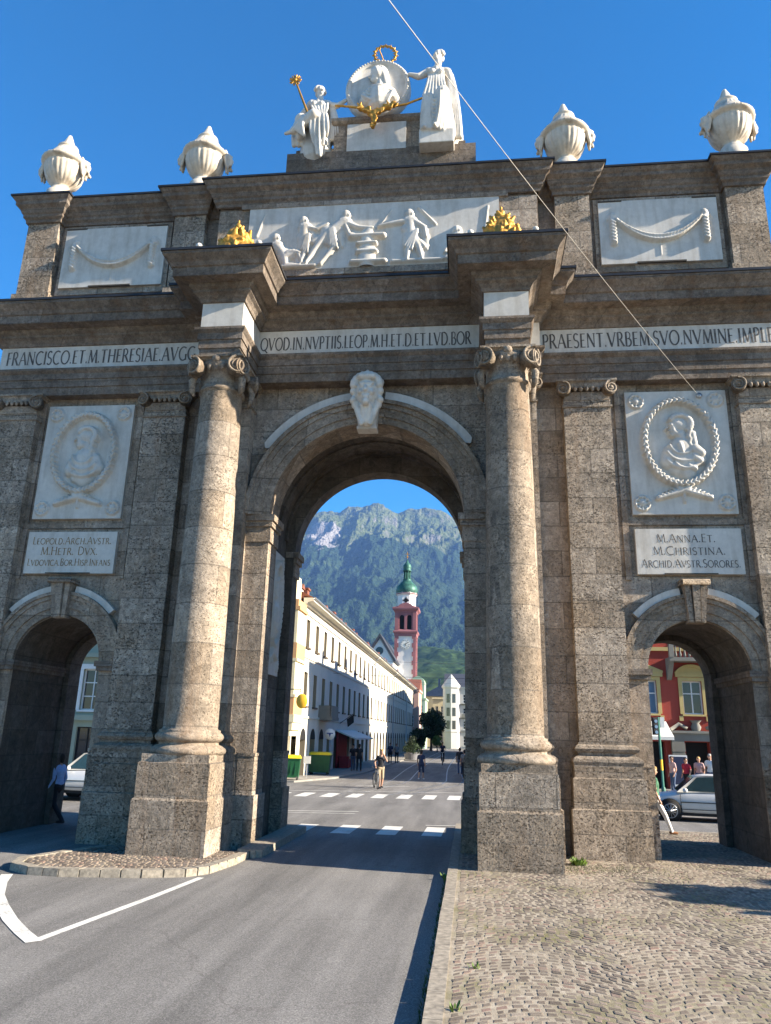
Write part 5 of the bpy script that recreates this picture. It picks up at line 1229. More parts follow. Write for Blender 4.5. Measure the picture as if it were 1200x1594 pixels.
# ------------------------------------------------------------------ mountains and wooded foothill
def mountain_mat():
    s = NT('mountain_slopes'); v = s.coord()
    sep = s.n('SeparateXYZ'); s.l(v, sep.inputs[0]); z = sep.outputs[2]
    n1 = s.noise(v, .0016, 6, .65); n2 = s.noise(v, .006, 6, .65); n3 = s.noise(v, .022, 4, .7)
    geo = s.n('NewGeometry'); nz = s.n('SeparateXYZ'); s.l(geo.outputs['Normal'], nz.inputs[0])
    hgt = s.math('ADD', z, s.math('MULTIPLY_ADD', n1, 900, -450)); hgt = s.math('ADD', hgt, s.math('MULTIPLY_ADD', n2, 420, -210))
    forest = s.mix(s.ramp(s.noise(v, .05, 3, .7), [(.35, 0.), (.65, 1.)]), (.012, .027, .017), (.032, .056, .028)); forest = s.mix(s.ramp(n2, [(.58, 0.), (.7, .6)]), forest, (.10, .14, .055))
    meadow = s.mix(s.ramp(n3, [(.35, 0.), (.65, 1.)]), (.06, .085, .03), (.115, .135, .05))
    rock = s.mix(s.ramp(n3, [(.35, 0.), (.65, 1.)]), (.08, .08, .075), (.17, .162, .145))
    f1 = s.ramp(s.math('DIVIDE', hgt, 2000), [(.555, 0.), (.60, 1.)])
    steep = s.ramp(nz.outputs[2], [(.56, 1.), (.74, 0.)])
    f2 = s.math('MAXIMUM', s.math('MULTIPLY', s.ramp(s.math('DIVIDE', hgt, 2000), [(.70, 0.), (.95, 1.)]), .75), s.math('MULTIPLY', steep, s.ramp(s.math('DIVIDE', hgt, 2000), [(.55, 0.), (.66, 1.)])))
    c = s.mix(f1, forest, meadow); c = s.mix(f2, c, rock)
    # pale scree fan on the left shoulder
    rx = s.math('DIVIDE', sep.outputs[0], sep.outputs[1])
    dx = s.math('MULTIPLY', s.math('ADD', rx, .205), 30.0); dz = s.math('MULTIPLY', s.math('SUBTRACT', s.math('DIVIDE', z, sep.outputs[1]), .268), 42.0)
    dd = s.math('ADD', s.math('MULTIPLY', dx, dx), s.math('MULTIPLY', dz, dz)); dd = s.math('ADD', dd, s.math('MULTIPLY_ADD', n2, 2.4, -1.2))
    c = s.mix(s.ramp(dd, [(.45, 1.), (.62, 0.)]), c, (.24, .23, .225))
    return s.out(c, .95, s.bump(s.math('ADD', n3, s.math('MULTIPLY', s.noise(s.map(v, (1, .4, .5)), .012, 5, .7), 1.6)), 1.0, 45), spec=.05)
MT['mountain'] = mountain_mat()
def wood_mat():
    s = NT('wooded_slope'); v = s.coord()
    vo = s.n('TexVoronoi'); s.val(vo, Scale=.11); s.l(v, vo.inputs['Vector'])
    n = s.noise(v, .012, 5, .65)
    c = s.mix(vo.outputs['Distance'], (.05, .085, .03), (.006, .016, .008)); c = s.mix(s.ramp(n, [(.5, 0.), (.68, .6)]), c, (.065, .095, .035))
    return s.out(c, .9, s.bump(vo.outputs['Distance'], -1.0, 5), spec=.05)
MT['wood'] = wood_mat()
RID = [(-.9, .25), (-.6, .29), (-.4, .30), (-.2286, .297), (-.207, .306), (-.188, .305), (-.16, .305), (-.138, .312), (-.117, .305), (-.0987, .297), (-.088, .2985), (-.0565, .2985), (-.018, .291), (.02, .272), (.1, .265), (.3, .28), (.6, .25), (.9, .22)]
def ridge(a):
    for (x0, y0), (x1, y1) in zip(RID, RID[1:]):
        if x0 <= a <= x1: return y0+(y1-y0)*(a-x0)/(x1-x0)
    return .25
YR = 5200
def mount_h(a, s_):
    y = 1700+(YR-1700)*s_; x = a*y
    T = ridge(a)
    base = (T*YR)*(.05*s_+.95*s_**1.35) if s_ <= 1 else (T*YR)*(1-.5*(s_-1))
    q = Vector((x*.0021, y*.0009, 3.1)); rg = noise.ridged_multi_fractal(q, .9, 2.1, 6, 1.0, 2.0, noise_basis='PERLIN_ORIGINAL')
    f = noise.fractal(Vector((x*.004, y*.003, 9.0)), .8, 2.1, 5, noise_basis='PERLIN_ORIGINAL')
    k = min(1, s_*1.4)*max(.12, min(1, abs(1.02-s_)*3.2+.12))
    return base+(rg-1.1)*105*k+f*50*(1.3-s_*.3)+22*k*noise.ridged_multi_fractal(Vector((x*.011, y*.004, 5.)), .9, 2.1, 4, 1.0, 2.0, noise_basis='PERLIN_ORIGINAL')-22*k*min(1, s_*2)*(.35+.65*k)
NA, NS = 640, 210
m = MB(); vs = []
for j in range(NS+1):
    s_ = 1.25*j/NS; y = 1700+(YR-1700)*s_
    for i in range(NA+1):
        t = i/NA; a = -.8+.53*(t/.14) if t < .14 else (-.27+.31*((t-.14)/.72) if t < .86 else .04+.76*((t-.86)/.14))
        vs.append((a*y, y, mount_h(a, s_)+CAM.z if s_ > 0 else -2))
m.add(vs, [(j*(NA+1)+i, j*(NA+1)+i+1, (j+1)*(NA+1)+i+1, (j+1)*(NA+1)+i) for j in range(NS) for i in range(NA)], 0, True)
struct(m.build('mountain_range', 'mountain'))
m = MB(); vs = []; NI, NJ = 240, 90
for j in range(NJ+1):
    y = 620+980*j/NJ
    for i in range(NI+1):
        a = -.6+1.2*i/NI; x = a*y; s_ = j/NJ
        h = (y*(.045+.07*s_)*min(1, s_*2.6)+14*noise.fractal(Vector((x*.006, y*.006, 1)), .8, 2, 4)+7*noise.noise(Vector((x*.07, y*.05, 2)))*min(1, s_*4))
        if s_ > .93: h *= (1-s_)/.07
        vs.append((x, y, max(-1, h)))
m.add(vs, [(j*(NI+1)+i, j*(NI+1)+i+1, (j+1)*(NI+1)+i+1, (j+1)*(NI+1)+i) for j in range(NJ) for i in range(NI)], 0, True)
struct(m.build('wooded_hill', 'wood'))

# ------------------------------------------------------------------ trees and plants
def leafball(m, c, r, n, size, rnd, mi=0, squash=1.0):
    for _ in range(n):
        d = Vector((rnd.gauss(0, 1), rnd.gauss(0, 1), rnd.gauss(0, 1))).normalized()*r*rnd.uniform(.35, 1)**.6
        p = Vector(c)+Vector((d.x, d.y, d.z*squash)); s_ = size*rnd.uniform(.6, 1.3)
        a = Vector((rnd.gauss(0, 1), rnd.gauss(0, 1), rnd.gauss(0, 1))).normalized(); b = a.cross(Vector((rnd.gauss(0, 1), rnd.gauss(0, 1), rnd.gauss(0, 1)))).normalized()
        m.add([p-a*s_, p-b*s_*.5, p+a*s_, p+b*s_*.5], [(0,1,2,3)], mi)
def tree(label, x, y, h, r, trunk, seed, leaf='leaf_dark', n=26, per=90, size=.16, squash=1.0, group=None):
    rnd = random.Random(seed); t = thing('tree', label, 'tree', (x, y, 0), group=group)
    m = MB(); m.tube([(0,0,0), (.05,0,trunk*.6), (0,.05,trunk), (0,0,h*.8)], [h*.035, h*.028, h*.022, h*.006], 9)
    for k in range(8):
        a = rnd.uniform(0, 6.28); z = trunk+(h-trunk)*rnd.uniform(0, .5); m.tube([(0,0,z), (cos(a)*r*.4, sin(a)*r*.4, z+r*.4), (cos(a)*r*.75, sin(a)*r*.75, z+r*.6)], [h*.014, h*.009, h*.003], 6)
    m.build('trunk', 'bark', t); m = MB(); cz = (trunk+h)/2; hz = (h-trunk)/2
    for k in range(n):
        d = Vector((rnd.gauss(0, 1), rnd.gauss(0, 1), rnd.gauss(0, 1))).normalized()*rnd.uniform(.25, .86)
        leafball(m, (d.x*r, d.y*r, cz+d.z*hz), r*rnd.uniform(.24, .42), per, size, rnd)
    m.build('crown', leaf, t); return t
tree('round dark green tree in front of the green and beige houses at the street end', -4.1, 112, 7.0, 2.6, 1.6, 1, n=46, per=110, size=.24)
tree('lower dark tree left of the round street tree at the end of the street', -5.6, 106, 3.8, 1.7, .5, 2, n=36, per=100, size=.2)
tree('small pale lit tree below the round street tree at the end of the street', -2.9, 108, 2.9, 1.1, .6, 3, leaf='leaf_light', n=16)
# off-frame tree whose shade falls on the cobbles
for x, y, h, r, sd in ((17.0, -5.2, 5.6, 1.5, 4), (27, -5.0, 9.6, 1.9, 6)): tree('broad leafy tree on the cobbled square right of the arch, outside the photo', x, y, h, r, 3.0, sd, leaf='leaf', n=24, per=120, size=.2, group='trees on the square')
def planter(label, x, y, r, seed):
    rnd = random.Random(seed); t = thing('planter_bush', label, 'bush', (x, y, .09))
    m = MB(); m.lathe([(r*.8, 0), (r*.95, .55), (r, .6), (r*.9, .6), (r*.85, .5), (0, .5)], n=20, smooth=False); m.build('planter', 'grey_cloth', t)
    m = MB()
    for k in range(14): d = Vector((rnd.gauss(0, .5), rnd.gauss(0, .5), abs(rnd.gauss(0, .6)))); leafball(m, (d.x*r, d.y*r, .8+min(d.z, 1.6)*r*.95), r*.5, 80, .09, rnd)
    m.build('foliage', 'leaf_dark', t)
planter('dark green bush in a planter beside the arcade, left of the street trees', -3.55, 63, .85, 5)
planter('second dark bush in a planter close behind the first along the street', -4.0, 70, .8, 6)
def weed(label, x, y, z, n, h, seed, name='weed', rad=.12):
    rnd = random.Random(seed); m = MB()
    for k in range(n):
        a = rnd.uniform(0, 6.28); q = rnd.uniform(.2, 1)*rad; L = h*rnd.uniform(.5, 1.1); p = Vector((x+cos(a)*q*.4, y+sin(a)*q*.4, z)); d = Vector((cos(a)*rnd.uniform(.2, .9), sin(a)*rnd.uniform(.2, .9), 1)).normalized(); w = Vector((-sin(a), cos(a), 0))*h*.12
        m.add([p-w*.4, p+w*.4, p+d*L*.6+w, p+d*L, p+d*L*.6-w], [(0,1,2,3,4)])
    tag(m.build(name, 'leaf_light'), label, 'weed')
weed('bright green leafy weed growing where the right column pedestal meets the pilaster base', 4.62, -1.25, .11, 110, .15, 1, rad=.38)
weed('small grass tuft on the cobbles near the lower edge of the photo', 2.55, -8.6, .11, 14, .08, 2)
weed('tiny green tuft beside the kerb at the bottom of the photo', 2.36, -9.95, .11, 12, .09, 3)
weed('grass tuft in the gutter at the corner of the kerb by the arch', 2.06, -2.9, .0, 18, .16, 4)
m = MB(); rnd = random.Random(9)
for k in range(260):
    y = rnd.uniform(-10.5, -2.8); x = 2.055+rnd.uniform(-.03, .012); L = rnd.uniform(.02, .07); a = rnd.uniform(-.6, .6)
    m.add([(x-.006, y, 0), (x+.006, y, 0), (x-.03*a-.01, y+.02*a, L)], [(0,1,2)])
for k in range(420):
    x = 4.3+abs(rnd.gauss(0, .9)); y = -1.75+rnd.gauss(0, .35); L = rnd.uniform(.02, .06); a = rnd.uniform(-1, 1)
    m.add([(x-.008, y, .1), (x+.008, y, .1), (x+.03*a, y+.02*a, .1+L)], [(0,1,2)])
o = m.build('grass', 'leaf'); tag(o, 'thin grass growing along the kerb and the arch foot', 'grass', kind='stuff')

# ------------------------------------------------------------------ street things
def bin_(label, x, y, w, d, h, rz):
    t = thing('wheelie_bin', label, 'bin', (x, y, .09), rz, 'green waste bins')
    m = MB(); m.hexa([(-w*.42,-d*.42,.12),(w*.42,-d*.42,.12),(w*.42,d*.42,.12),(-w*.42,d*.42,.12),(-w/2,-d/2,h*.86),(w/2,-d/2,h*.86),(w/2,d/2,h*.86),(-w/2,d/2,h*.86)]); m.box(-w/2-.03, w/2+.03, -d/2-.03, d/2+.03, h*.82, h*.87)
    for k in (-.25, .0, .25): m.box(w*k-.02, w*k+.02, -d/2+.005, -d/2+.03, .3, h*.8)
    m.build('body', 'bin_green', t)
    m = MB(); m.hexa([(-w/2-.04,-d/2-.05,h*.872),(w/2+.04,-d/2-.05,h*.872),(w/2+.04,d/2+.04,h*.872),(-w/2-.04,d/2+.04,h*.872),(-w*.44,-d*.4,h*.98),(w*.44,-d*.4,h*.98),(w*.44,d*.42,h),(-w*.44,d*.42,h)]); m.tube([(-w*.3,d/2+.08,h*.93),(w*.3,d/2+.08,h*.93)], .025, 6); m.build('lid', 'bin_yellow', t)
    for a in (-1, 1):
        for b in (-1, 1): m = MB(); m.tube([(a*w*.36-.035, b*d*.36, .1), (a*w*.36+.035, b*d*.36, .1)], .1, 12); m.build('wheel', 'rubber', t)
bin_('green waste bin with yellow lid standing in the sun by the corner house', -6.95, 23.3, .95, .75, 1.25, .15)
bin_('wide dark green waste bin with yellow lid in shade behind the sunlit bin', -6.6, 29.4, 1.35, .9, 1.3, .05)
t = thing('small_white_sign', 'small pale lilac notice board on a post between the two waste bins', 'sign', (-6.55, 25.4, .09)); m = MB(); m.tube([(0,0,0),(0,0,.9)], .025, 8); m.build('post', 'steel', t); m = MB(); m.box(-.2, .2, -.05, -.02, .75, 1.15); m.build('board', 'white', t)
t = thing('round_sign', 'round amber yellow sign hung from the corner house', 'sign', (-6.35, 22.3, 4.08)); m = MB(); m.lathe([(0,-.06),(.27,-.06),(.30,-.03),(.30,.03),(.27,.06),(0,.06)], n=32, sy=1.25); m.xform(Matrix.Rotation(pi/2, 4, 'X')); m.build('disc', 'sign_yellow', t); m = MB(); m.tube([(-.1,0,.46),(-.1,.1,.62),(-.75,.35,.62)], .025, 6); m.build('bracket', 'black', t)
t = thing('round_sign', 'round white sign with dark blue arrow on a post before the arcade', 'sign', (-6.35, 31, .09)); m = MB(); m.tube([(0,.03,0),(0,.03,2.7)], .035, 8); m.build('post', 'steel', t)
m = MB(); m.lathe([(0,-.015),(.34,-.015),(.34,.015),(0,.015)], n=28); m.xform(Matrix.Translation((0,-.03,2.34)) @ Matrix.Rotation(pi/2, 4, 'X')); d_ = m.build('disc', 'white', t)
m = MB(); m.prism([(-.2, 2.42), (.2, 2.42), (.2, 2.36), (.07, 2.36), (0, 2.16), (-.07, 2.36), (-.2, 2.36)], 'y', -.06, -.046); m.build('arrow', 'sign_blue', d_)
t = thing('shop_awning', 'white awning over a red fronted shop in the arcade of the long white building', 'awning', (-7.2, 38, 0)); m = MB(); m.prism([(-.0, 2.75), (1.5, 2.2), (1.5, 2.08), (0, 2.65)], 'y', 0, 9.5); m.build('canopy', 'awning', t)
m = MB(); m.box(.03, .12, .2, 4.6, .1, 2.6); m.box(.2, .9, .6, 1.2, .1, .9); m.box(.2, .8, 2.4, 3.0, .1, .85); m.build('shop_front', 'redcloth', t)
m = MB(); m.tube([(.1, 1, 3.2), (1.1, 1, 3.9)], .03, 6); m.add([(.6, .99, 3.5), (1.1, .99, 3.85), (1.15, .99, 3.3), (.7, .99, 2.95)], [(0,1,2,3)]); m.add([(.6, 1.02, 3.5), (1.1, 1.02, 3.85), (1.15, 1.02, 3.3), (.7, 1.02, 2.95)], [(0,1,2,3)]); m.build('flag', 'black', t)
t = thing('shop_awning', 'white awning on the red building above the dark shop window', 'awning', (11.3, 25.9, 0)); m = MB(); m.prism([(0, 3.55), (-1.5, 2.75), (-1.5, 2.58), (-1.45, 2.58), (-1.45, 2.72), (0, 3.45)], 'x', 0, 1.75); m.build('canopy', 'awning', t)
def traffic_light(label, x, y, h, rz):
    t = thing('traffic_light', label, 'traffic light', (x, y, .1), rz)
    m = MB(); m.tube([(0,0,0),(0,0,h)], .06, 12); m.lathe([(.1,0),(.1,.25),(.06,.3)], n=12); m.build('pole', 'pole_green', t)
    m = MB(); m.tube([(0,0,1.05),(0,0,1.55)], .066, 12); m.build('orange_band', 'sign_yellow', t)
    m = MB(); m.box(-.3, -.08, -.14, .1, h-.85, h-.02); m.box(-.95, -.72, -.14, .1, h-.9, h-.05); m.box(-.72, -.3, -.03, .03, h-.5, h-.45)
    hd = m.build('head', 'black', t); m = MB()
    for k in range(3):
        for cx_ in (-.19, -.835): m.lathe([(0,-.0),(.08,0),(.08,.02)], (0,0,0), 14) if False else m.prism([(cx_+.08*cos(2*pi*i/14), h-.2-.26*k+.08*sin(2*pi*i/14)) for i in range(14)], 'y', -.16, -.14)
    m.build('lamp', 'glass_blue', hd); m = MB(); m.box(.08, .3, -.03, .03, h-.5, h); m.build('side_box', 'steel', t)
traffic_light('green traffic light pole with black heads in front of the red building', 11.75, 22.0, 3.55, .2)
t = thing('poster_board', 'dark blue poster board standing by the stone portal of the red building', 'poster board', (13.1, 24.2, .09)); m = MB(); m.box(-.45, .45, -.04, .04, .25, 1.75); m.box(-.4, -.34, -.3, .3, 0, .25); m.box(.34, .4, -.3, .3, 0, .25); m.build('frame', 'white', t); m = MB(); m.box(-.39, .39, -.055, -.04, .33, 1.68); m.build('poster', 'navy', t)

# cars: lofted body, glasshouse, wheels, doors
def car(name, label, x, y, rz, L=4.35, Wd=1.76, Hh=1.47, paint='carpaint', suv=False):
    t = thing(name, label, 'car', (x, y, .0), rz)
    zl = .24 if not suv else .32; zs = .92 if not suv else 1.05; hw = Wd/2
    st = [(-.5, .42, .62, .70), (-.485, .3, .80, .86), (-.44, zl, zs*.97, .95), (-.36, zl, zs, .99), (-.2, zl, zs+.01, 1.0), (0, zl, zs, 1.0), (.14, zl, zs-.01, 1.0), (.22, zl, zs-.02, .99), (.30, zl, zs-.08, .985), (.38, zl, zs-.14, .97), (.44, zl, zs-.19, .93), (.48, .28, zs-.27, .82), (.5, .36, zs-.36, .68)]
    m = MB(); vs = []
    for u, z0, z1, k in st:
        w = hw*k; zm = z0+(z1-z0)*.45
        sec = [(-w*.86, z0), (-w*.98, z0+.1), (-w, zm), (-w*.965, z1-.07), (-w*.88, z1), (-w*.4, z1+.02), (w*.4, z1+.02), (w*.88, z1), (w*.965, z1-.07), (w, zm), (w*.98, z0+.1), (w*.86, z0)]
        vs += [(u*L, a, b) for a, b in sec]
    n = 12; fs = [(i*n+j, i*n+(j+1) % n, (i+1)*n+(j+1) % n, (i+1)*n+j) for i in range(len(st)-1) for j in range(n)]+[tuple(range(n)), tuple(range((len(st)-1)*n, len(st)*n))]
    m.add(vs, fs, 0, True)
    gh = [(-.46 if suv else -.43, 0), (-.40 if suv else -.35, .78), (-.32 if suv else -.24, .97), (-.1, 1.0), (.04, .985), (.12, .90), (.26, .0)]
    vs = []; gz_ = Hh-zs
    for u, f in gh:
        w = hw*(.93-.19*f); z = zs-.02+gz_*f; vs += [(u*L, -w, z), (u*L, -w*.55, z+.02*f), (u*L, w*.55, z+.02*f), (u*L, w, z)]
    m.add(vs, [(i*4+j, i*4+j+1, (i+1)*4+j+1, (i+1)*4+j) for i in range(len(gh)-1) for j in range(3)]+[tuple(i*4 for i in range(len(gh))), tuple(i*4+3 for i in range(len(gh)))], 0, True)
    bd = m.build('body', paint, t)
    def side(us, s_):   # point on the glasshouse side at (u, f)
        return [(u*L, s_*(hw*(.93-.19*f)+.012), zs-.02+gz_*f) for u, f in us]
    for s_ in (-1, 1):
        for pl in ([(.215,.08),(.105,.86),(.0,.9),(-.055,.9),(-.055,.08)], [(-.075,.08),(-.075,.9),(-.24,.87),(-.30,.7),(-.335,.08)]) if not suv else ([(.215,.08),(.105,.86),(.0,.9),(-.055,.9),(-.055,.08)], [(-.075,.08),(-.075,.9),(-.26,.88),(-.28,.08)], [(-.30,.08),(-.28,.86),(-.36,.78),(-.42,.1)]):
            m = MB(); p = side(pl, s_); m.add(p, [tuple(range(len(p)))]); m.build('side_window', 'carglass', bd)
        for u0, u1 in ((-.068, .235), (-.30, -.072)):
            m = MB()
            for a, b in (((u0, zl+.14), (u0, zs-.08)), ((u1, zl+.14), (u1, zs-.08)), ((u0, zl+.14), (u1, zl+.14))):
                m.tube([(a[0]*L, s_*hw*1.0, a[1]), (b[0]*L, s_*hw*1.0, b[1])], .009, 5)
            m.tube([(u0*L, s_*(hw+.003), zl+.36), (u1*L, s_*(hw+.003), zl+.36)], .014, 6)
            d_ = m.build('door', 'black', bd); m = MB(); m.capsule((u0*L+.1, s_*(hw+.02), zs-.2), (u0*L+.27, s_*(hw+.02), zs-.19), .022, .022, 8); m.build('handle', paint, d_)
        m = MB(); m.sphere((.2*L, s_*(hw+.1), zs+.05), .1, sc=(.8, 1, .75)); m.build('mirror', paint, bd)
        m = MB(); m.hexa([(.445*L, s_*hw*.6, zs-.42), (.49*L, s_*hw*.55, zs-.42), (.47*L, s_*hw*.85, zs-.42), (.43*L, s_*hw*.95, zs-.42), (.44*L, s_*hw*.6, zs-.24), (.476*L, s_*hw*.55, zs-.28), (.455*L, s_*hw*.86, zs-.26), (.41*L, s_*hw*.955, zs-.2)]); m.build('headlight', 'lens', bd)
        for u in (-.31, .315):
            m = MB(); o = 0; m.tube([(u*L, s_*(hw-.12), .325), (u*L, s_*(hw+.014), .325)], .375, 28); m.build('wheel_arch', 'dark', bd)
            m = MB(); m.tube([(u*L, s_*(hw-.16), .315), (u*L, s_*(hw-.02), .315), (u*L, s_*(hw+.022), .315)], [.315, .315, .295], 28); wl = m.build('wheel', 'rubber', t)
            m = MB(); c = Vector((u*L, s_*(hw+.028), .315))
            for k in range(11): a = 2*pi*k/11; m.tube([c+Vector((cos(a)*.05, 0, sin(a)*.05)), c+Vector((cos(a)*.2, 0, sin(a)*.2))], .017, 6)
            m.tube([c+Vector((cos(2*pi*k/24)*.215, 0, sin(2*pi*k/24)*.215)) for k in range(25)], .016, 6); m.sphere(c, .05); m.build('rim', 'steel', wl)
    m = MB(); p = [(.25*L, s_*hw*.84, zs+.0) for s_ in (-1, 1)]+[(.128*L, s_*hw*.70, zs+gz_*.86) for s_ in (1, -1)]; m.add([(a+.015, b, c+.012) for a, b, c in p], [(0,1,2,3)]); m.build('windscreen', 'carglass', bd)
    u0 = -.42 if not suv else -.455; m = MB(); p = [(u0*L, s_*hw*.82, zs+.02) for s_ in (-1, 1)]+[((u0+.06)*L, s_*hw*.72, zs+gz_*.74) for s_ in (1, -1)]; m.add([(a-.015, b, c+.01) for a, b, c in p], [(0,1,2,3)]); m.build('rear_window', 'carglass', bd)
    m = MB(); m.box(-.40*L, .40*L, -hw*.9, hw*.9, zl-.06, zl+.08); m.build('sill', 'black', bd)
    return t
car('parked_car', 'silver hatchback with multi spoke wheels seen side on through the right side arch', 10.55, 10.2, pi-.18)
car('parked_car', 'white tall estate car partly seen through the left side arch', -10.7, 9.7, pi+.05, 4.5, 1.84, 1.68, 'carwhite', True)

# ------------------------------------------------------------------ people
def person(label, x, y, rz, z=0, H=1.72, top='shirt_black', legs='trousers_black', shorts=False, sleeve='short', hair='hair_dark', long_hair=False, shoe='shoe_brown', stride=.0, arms=None, vox=.014, lean=0, bag=None, name='person', legspec=None):
    """body as one fused surface; local axes: facing -y, x to its left hand side of the picture when facing the viewer"""
    k = H/1.72; V = lambda a, b, c: Vector((a*k, b*k, c*k)); P = []
    mats = [top, legs, 'skin', hair, shoe]; T, Lg, S, Hr, Sh = range(5)
    def cp(a, b, ra, rb, mi): P.append((a, b, ra*k, rb*k, mi))
    s = stride; lb = -lean
    hip, ch_, nk, hd = V(0, 0, .92), V(0, lb*.6, 1.27), V(0, lb, 1.45), V(0, lb*1.15-.02, 1.60)
    cp(V(-.07, 0, .90), V(.07, 0, .90), .125, .125, Lg); cp(V(-.05, lb*.2, 1.0), V(.05, lb*.2, 1.0), .12, .12, T); cp(V(0, lb*.25, 1.0), ch_, .13, .145, T)
    cp(V(-.07, lb*.6, 1.27), V(.07, lb*.6, 1.27), .12, .12, T); cp(V(-.14, lb*.85, 1.385), V(.14, lb*.85, 1.385), .068, .068, T); cp(V(0, lb*.9, 1.38), nk, .07, .052, S); cp(nk, hd, .052, .055, S)
    cp(hd+V(0, .0, .02), hd+V(0, -.012, -.045), .092, .07, S); cp(hd+V(0, -.085, -.01), hd+V(0, -.10, -.03), .014, .018, S)
    for e in (-1, 1): cp(hd+V(e*.088, .01, 0), hd+V(e*.088, .01, -.03), .018, .014, S)
    cp(hd+V(0, .025, .045), hd+V(0, -.03, .065), .092, .072, Hr); cp(hd+V(0, .04, .02), hd+V(0, .05, -.06), .085, .06, Hr)
    if long_hair: cp(hd+V(0, .06, 0), hd+V(0, .09, -.28), .09, .06, Hr)
    legs_ = legspec or [((-.095, 0, .88), (-.1, -s*.55-.02, .48), (-.1, -s, .08)), ((.095, 0, .88), (.1, s*.25-.05, .48), (.1, s, .10))]
    for a, b, c in legs_:
        a, b, c = V(*a), V(*b), V(*c); cp(a, b, .092, .062, Lg)
        if shorts: cp(b, b.lerp(c, .12), .064, .06, Lg); cp(b.lerp(c, .05), b.lerp(c, .35), .052, .056, S); cp(b.lerp(c, .35), c, .056, .036, S)
        else: cp(b, c, .064, .05, Lg)
        cp(c+V(0, .03, -.03), c+V(0, -.14, -.045), .042, .034, Sh)
    arms = arms or [((-.19, lb*.85, 1.37), (-.24, lb+.06, 1.10), (-.23, lb-.05, .86)), ((.19, lb*.85, 1.37), (.24, lb+.03, 1.10), (.23, lb-.1, .87))]
    for a, b, c in arms:
        a, b, c = V(*a), V(*b), V(*c); up_ = T
        cp(a, a.lerp(b, .6), .055, .05, T); cp(a.lerp(b, .6), b, .045 if sleeve == 'short' else .05, .04, S if sleeve == 'short' else T)
        cp(b, c, .04, .028, S if sleeve != 'long' else T)
        d = (c-b).normalized(); sd = d.cross(Vector((0, 1, .3))).normalized(); w = c+d*.05*k
        cp(c, w+d*.02*k, .03, .036, S)
        fw = d.cross(sd).normalized()
        for q, (o, Ln) in enumerate(((-.027, .055), (-.009, .068), (.009, .064), (.027, .05))):
            kn = w+d*.035*k+sd*o*k; mid = kn+d*Ln*.5*k+fw*.006*k; cp(kn, mid, .0095, .009, S); cp(mid, mid+d*Ln*.4*k+fw*.018*k, .009, .0075, S)
        cp(w-sd*.025*k, w-sd*.055*k+d*.03*k, .013, .010, S)
    m = MB()
    for a, b, ra, rb, mi in P: m.capsule(a, b, ra, rb, 10)
    me = remesh(m, vox, name, mats, P, 1)
    o = link(name, me, None, (x, y, z)); o.rotation_euler = (0, 0, rz); tag(o, label, 'person')
    if bag:
        mb = MB(); mb.sphere(V(0, .17, 1.2), .17*k, sc=(.9, .55, 1.25)); mb.build('backpack', bag, o)
    return o
person('man in black t-shirt and tan shorts astride a bicycle, hand at his mouth', -1.85, 20.4, .55, H=1.8, top='shirt_black', legs='shorts_tan', shorts=True, hair='hair_blond', shoe='black', stride=.1, lean=.05,
       arms=[((-.19, -.03, 1.37), (-.3, .02, 1.13), (-.33, -.16, .95)), ((.19, -.03, 1.37), (.22, -.2, 1.2), (.06, -.26, 1.43))])
# bicycle
t = thing('bicycle', 'dark bicycle held between the legs of the man in tan shorts', 'bicycle', (-2.05, 20.35, 0), .3)
for yy in (-.52, .52):
    m = MB(); m.tube([(0, yy+.33*cos(2*pi*i/28), .34+.33*sin(2*pi*i/28)) for i in range(29)], .022, 6); w_ = m.build('wheel', 'rubber', t)
    m = MB(); [m.tube([(0, yy, .34), (0, yy+.31*cos(2*pi*i/14), .34+.31*sin(2*pi*i/14))], .004, 4) for i in range(14)]; m.build('spokes', 'steel', w_)
m = MB()
for L in ([(0,-.52,.34),(0,-.40,.85)], [(0,-.41,.80),(0,.02,.30)], [(0,-.40,.74),(0,.16,.80)], [(0,.18,.9),(0,.02,.30)], [(0,.02,.30),(0,.52,.34)], [(0,.15,.76),(0,.52,.34)]): m.tube(L, .022, 8)
m.build('frame', 'steel', t)
m = MB(); m.tube([(-.3,-.32,.98),(-.12,-.40,1.0),(.12,-.40,1.0),(.3,-.32,.98)], .014, 6); m.tube([(0,-.4,.84),(0,-.4,1.0)], .018, 6); m.build('handlebar', 'black', t)
m = MB(); m.hexa([(-.03,-.1,.92),(.03,-.1,.92),(.09,.14,.92),(-.09,.14,.92),(-.025,-.1,.97),(.025,-.1,.97),(.08,.14,.98),(-.08,.14,.98)]); m.tube([(0,.18,.82),(0,.14,.93)], .015, 6); m.build('saddle', 'black', t)
person('person in dark top and shorts walking away in the middle of the shaded street', -.42, 28.9, pi-.2, H=1.66, top='navy', legs='navy', shorts=True, stride=.2, shoe='white_cotton')
person('person in dark clothes with grey backpack beside the right pier', 2.12, 31.2, pi+.1, top='grey_cloth', legs='trousers_black', bag='grey_cloth', stride=.22)
person('person in black walking just ahead of the backpack wearer by the right pier', 1.75, 36.5, pi, H=1.75, top='black', legs='denim', stride=.15)
t_ = person('distant rider in dark clothes seated on a bicycle far down the street', -.02, 52.5, .1, z=.25, H=1.7, top='navy', legs='trousers_black', legspec=[((-.095,0,.88),(-.1,-.32,.62),(-.1,-.2,.2)), ((.095,0,.88),(.1,-.28,.5),(.1,-.1,.06))], arms=[((-.19,-.1,1.37),(-.24,-.22,1.14),(-.2,-.42,1.02)), ((.19,-.1,1.37),(.24,-.22,1.14),(.2,-.42,1.02))], lean=.14, vox=.02)
t = thing('bicycle', 'distant bicycle under the seated rider far down the street', 'bicycle', (-.02, 52.45, 0))
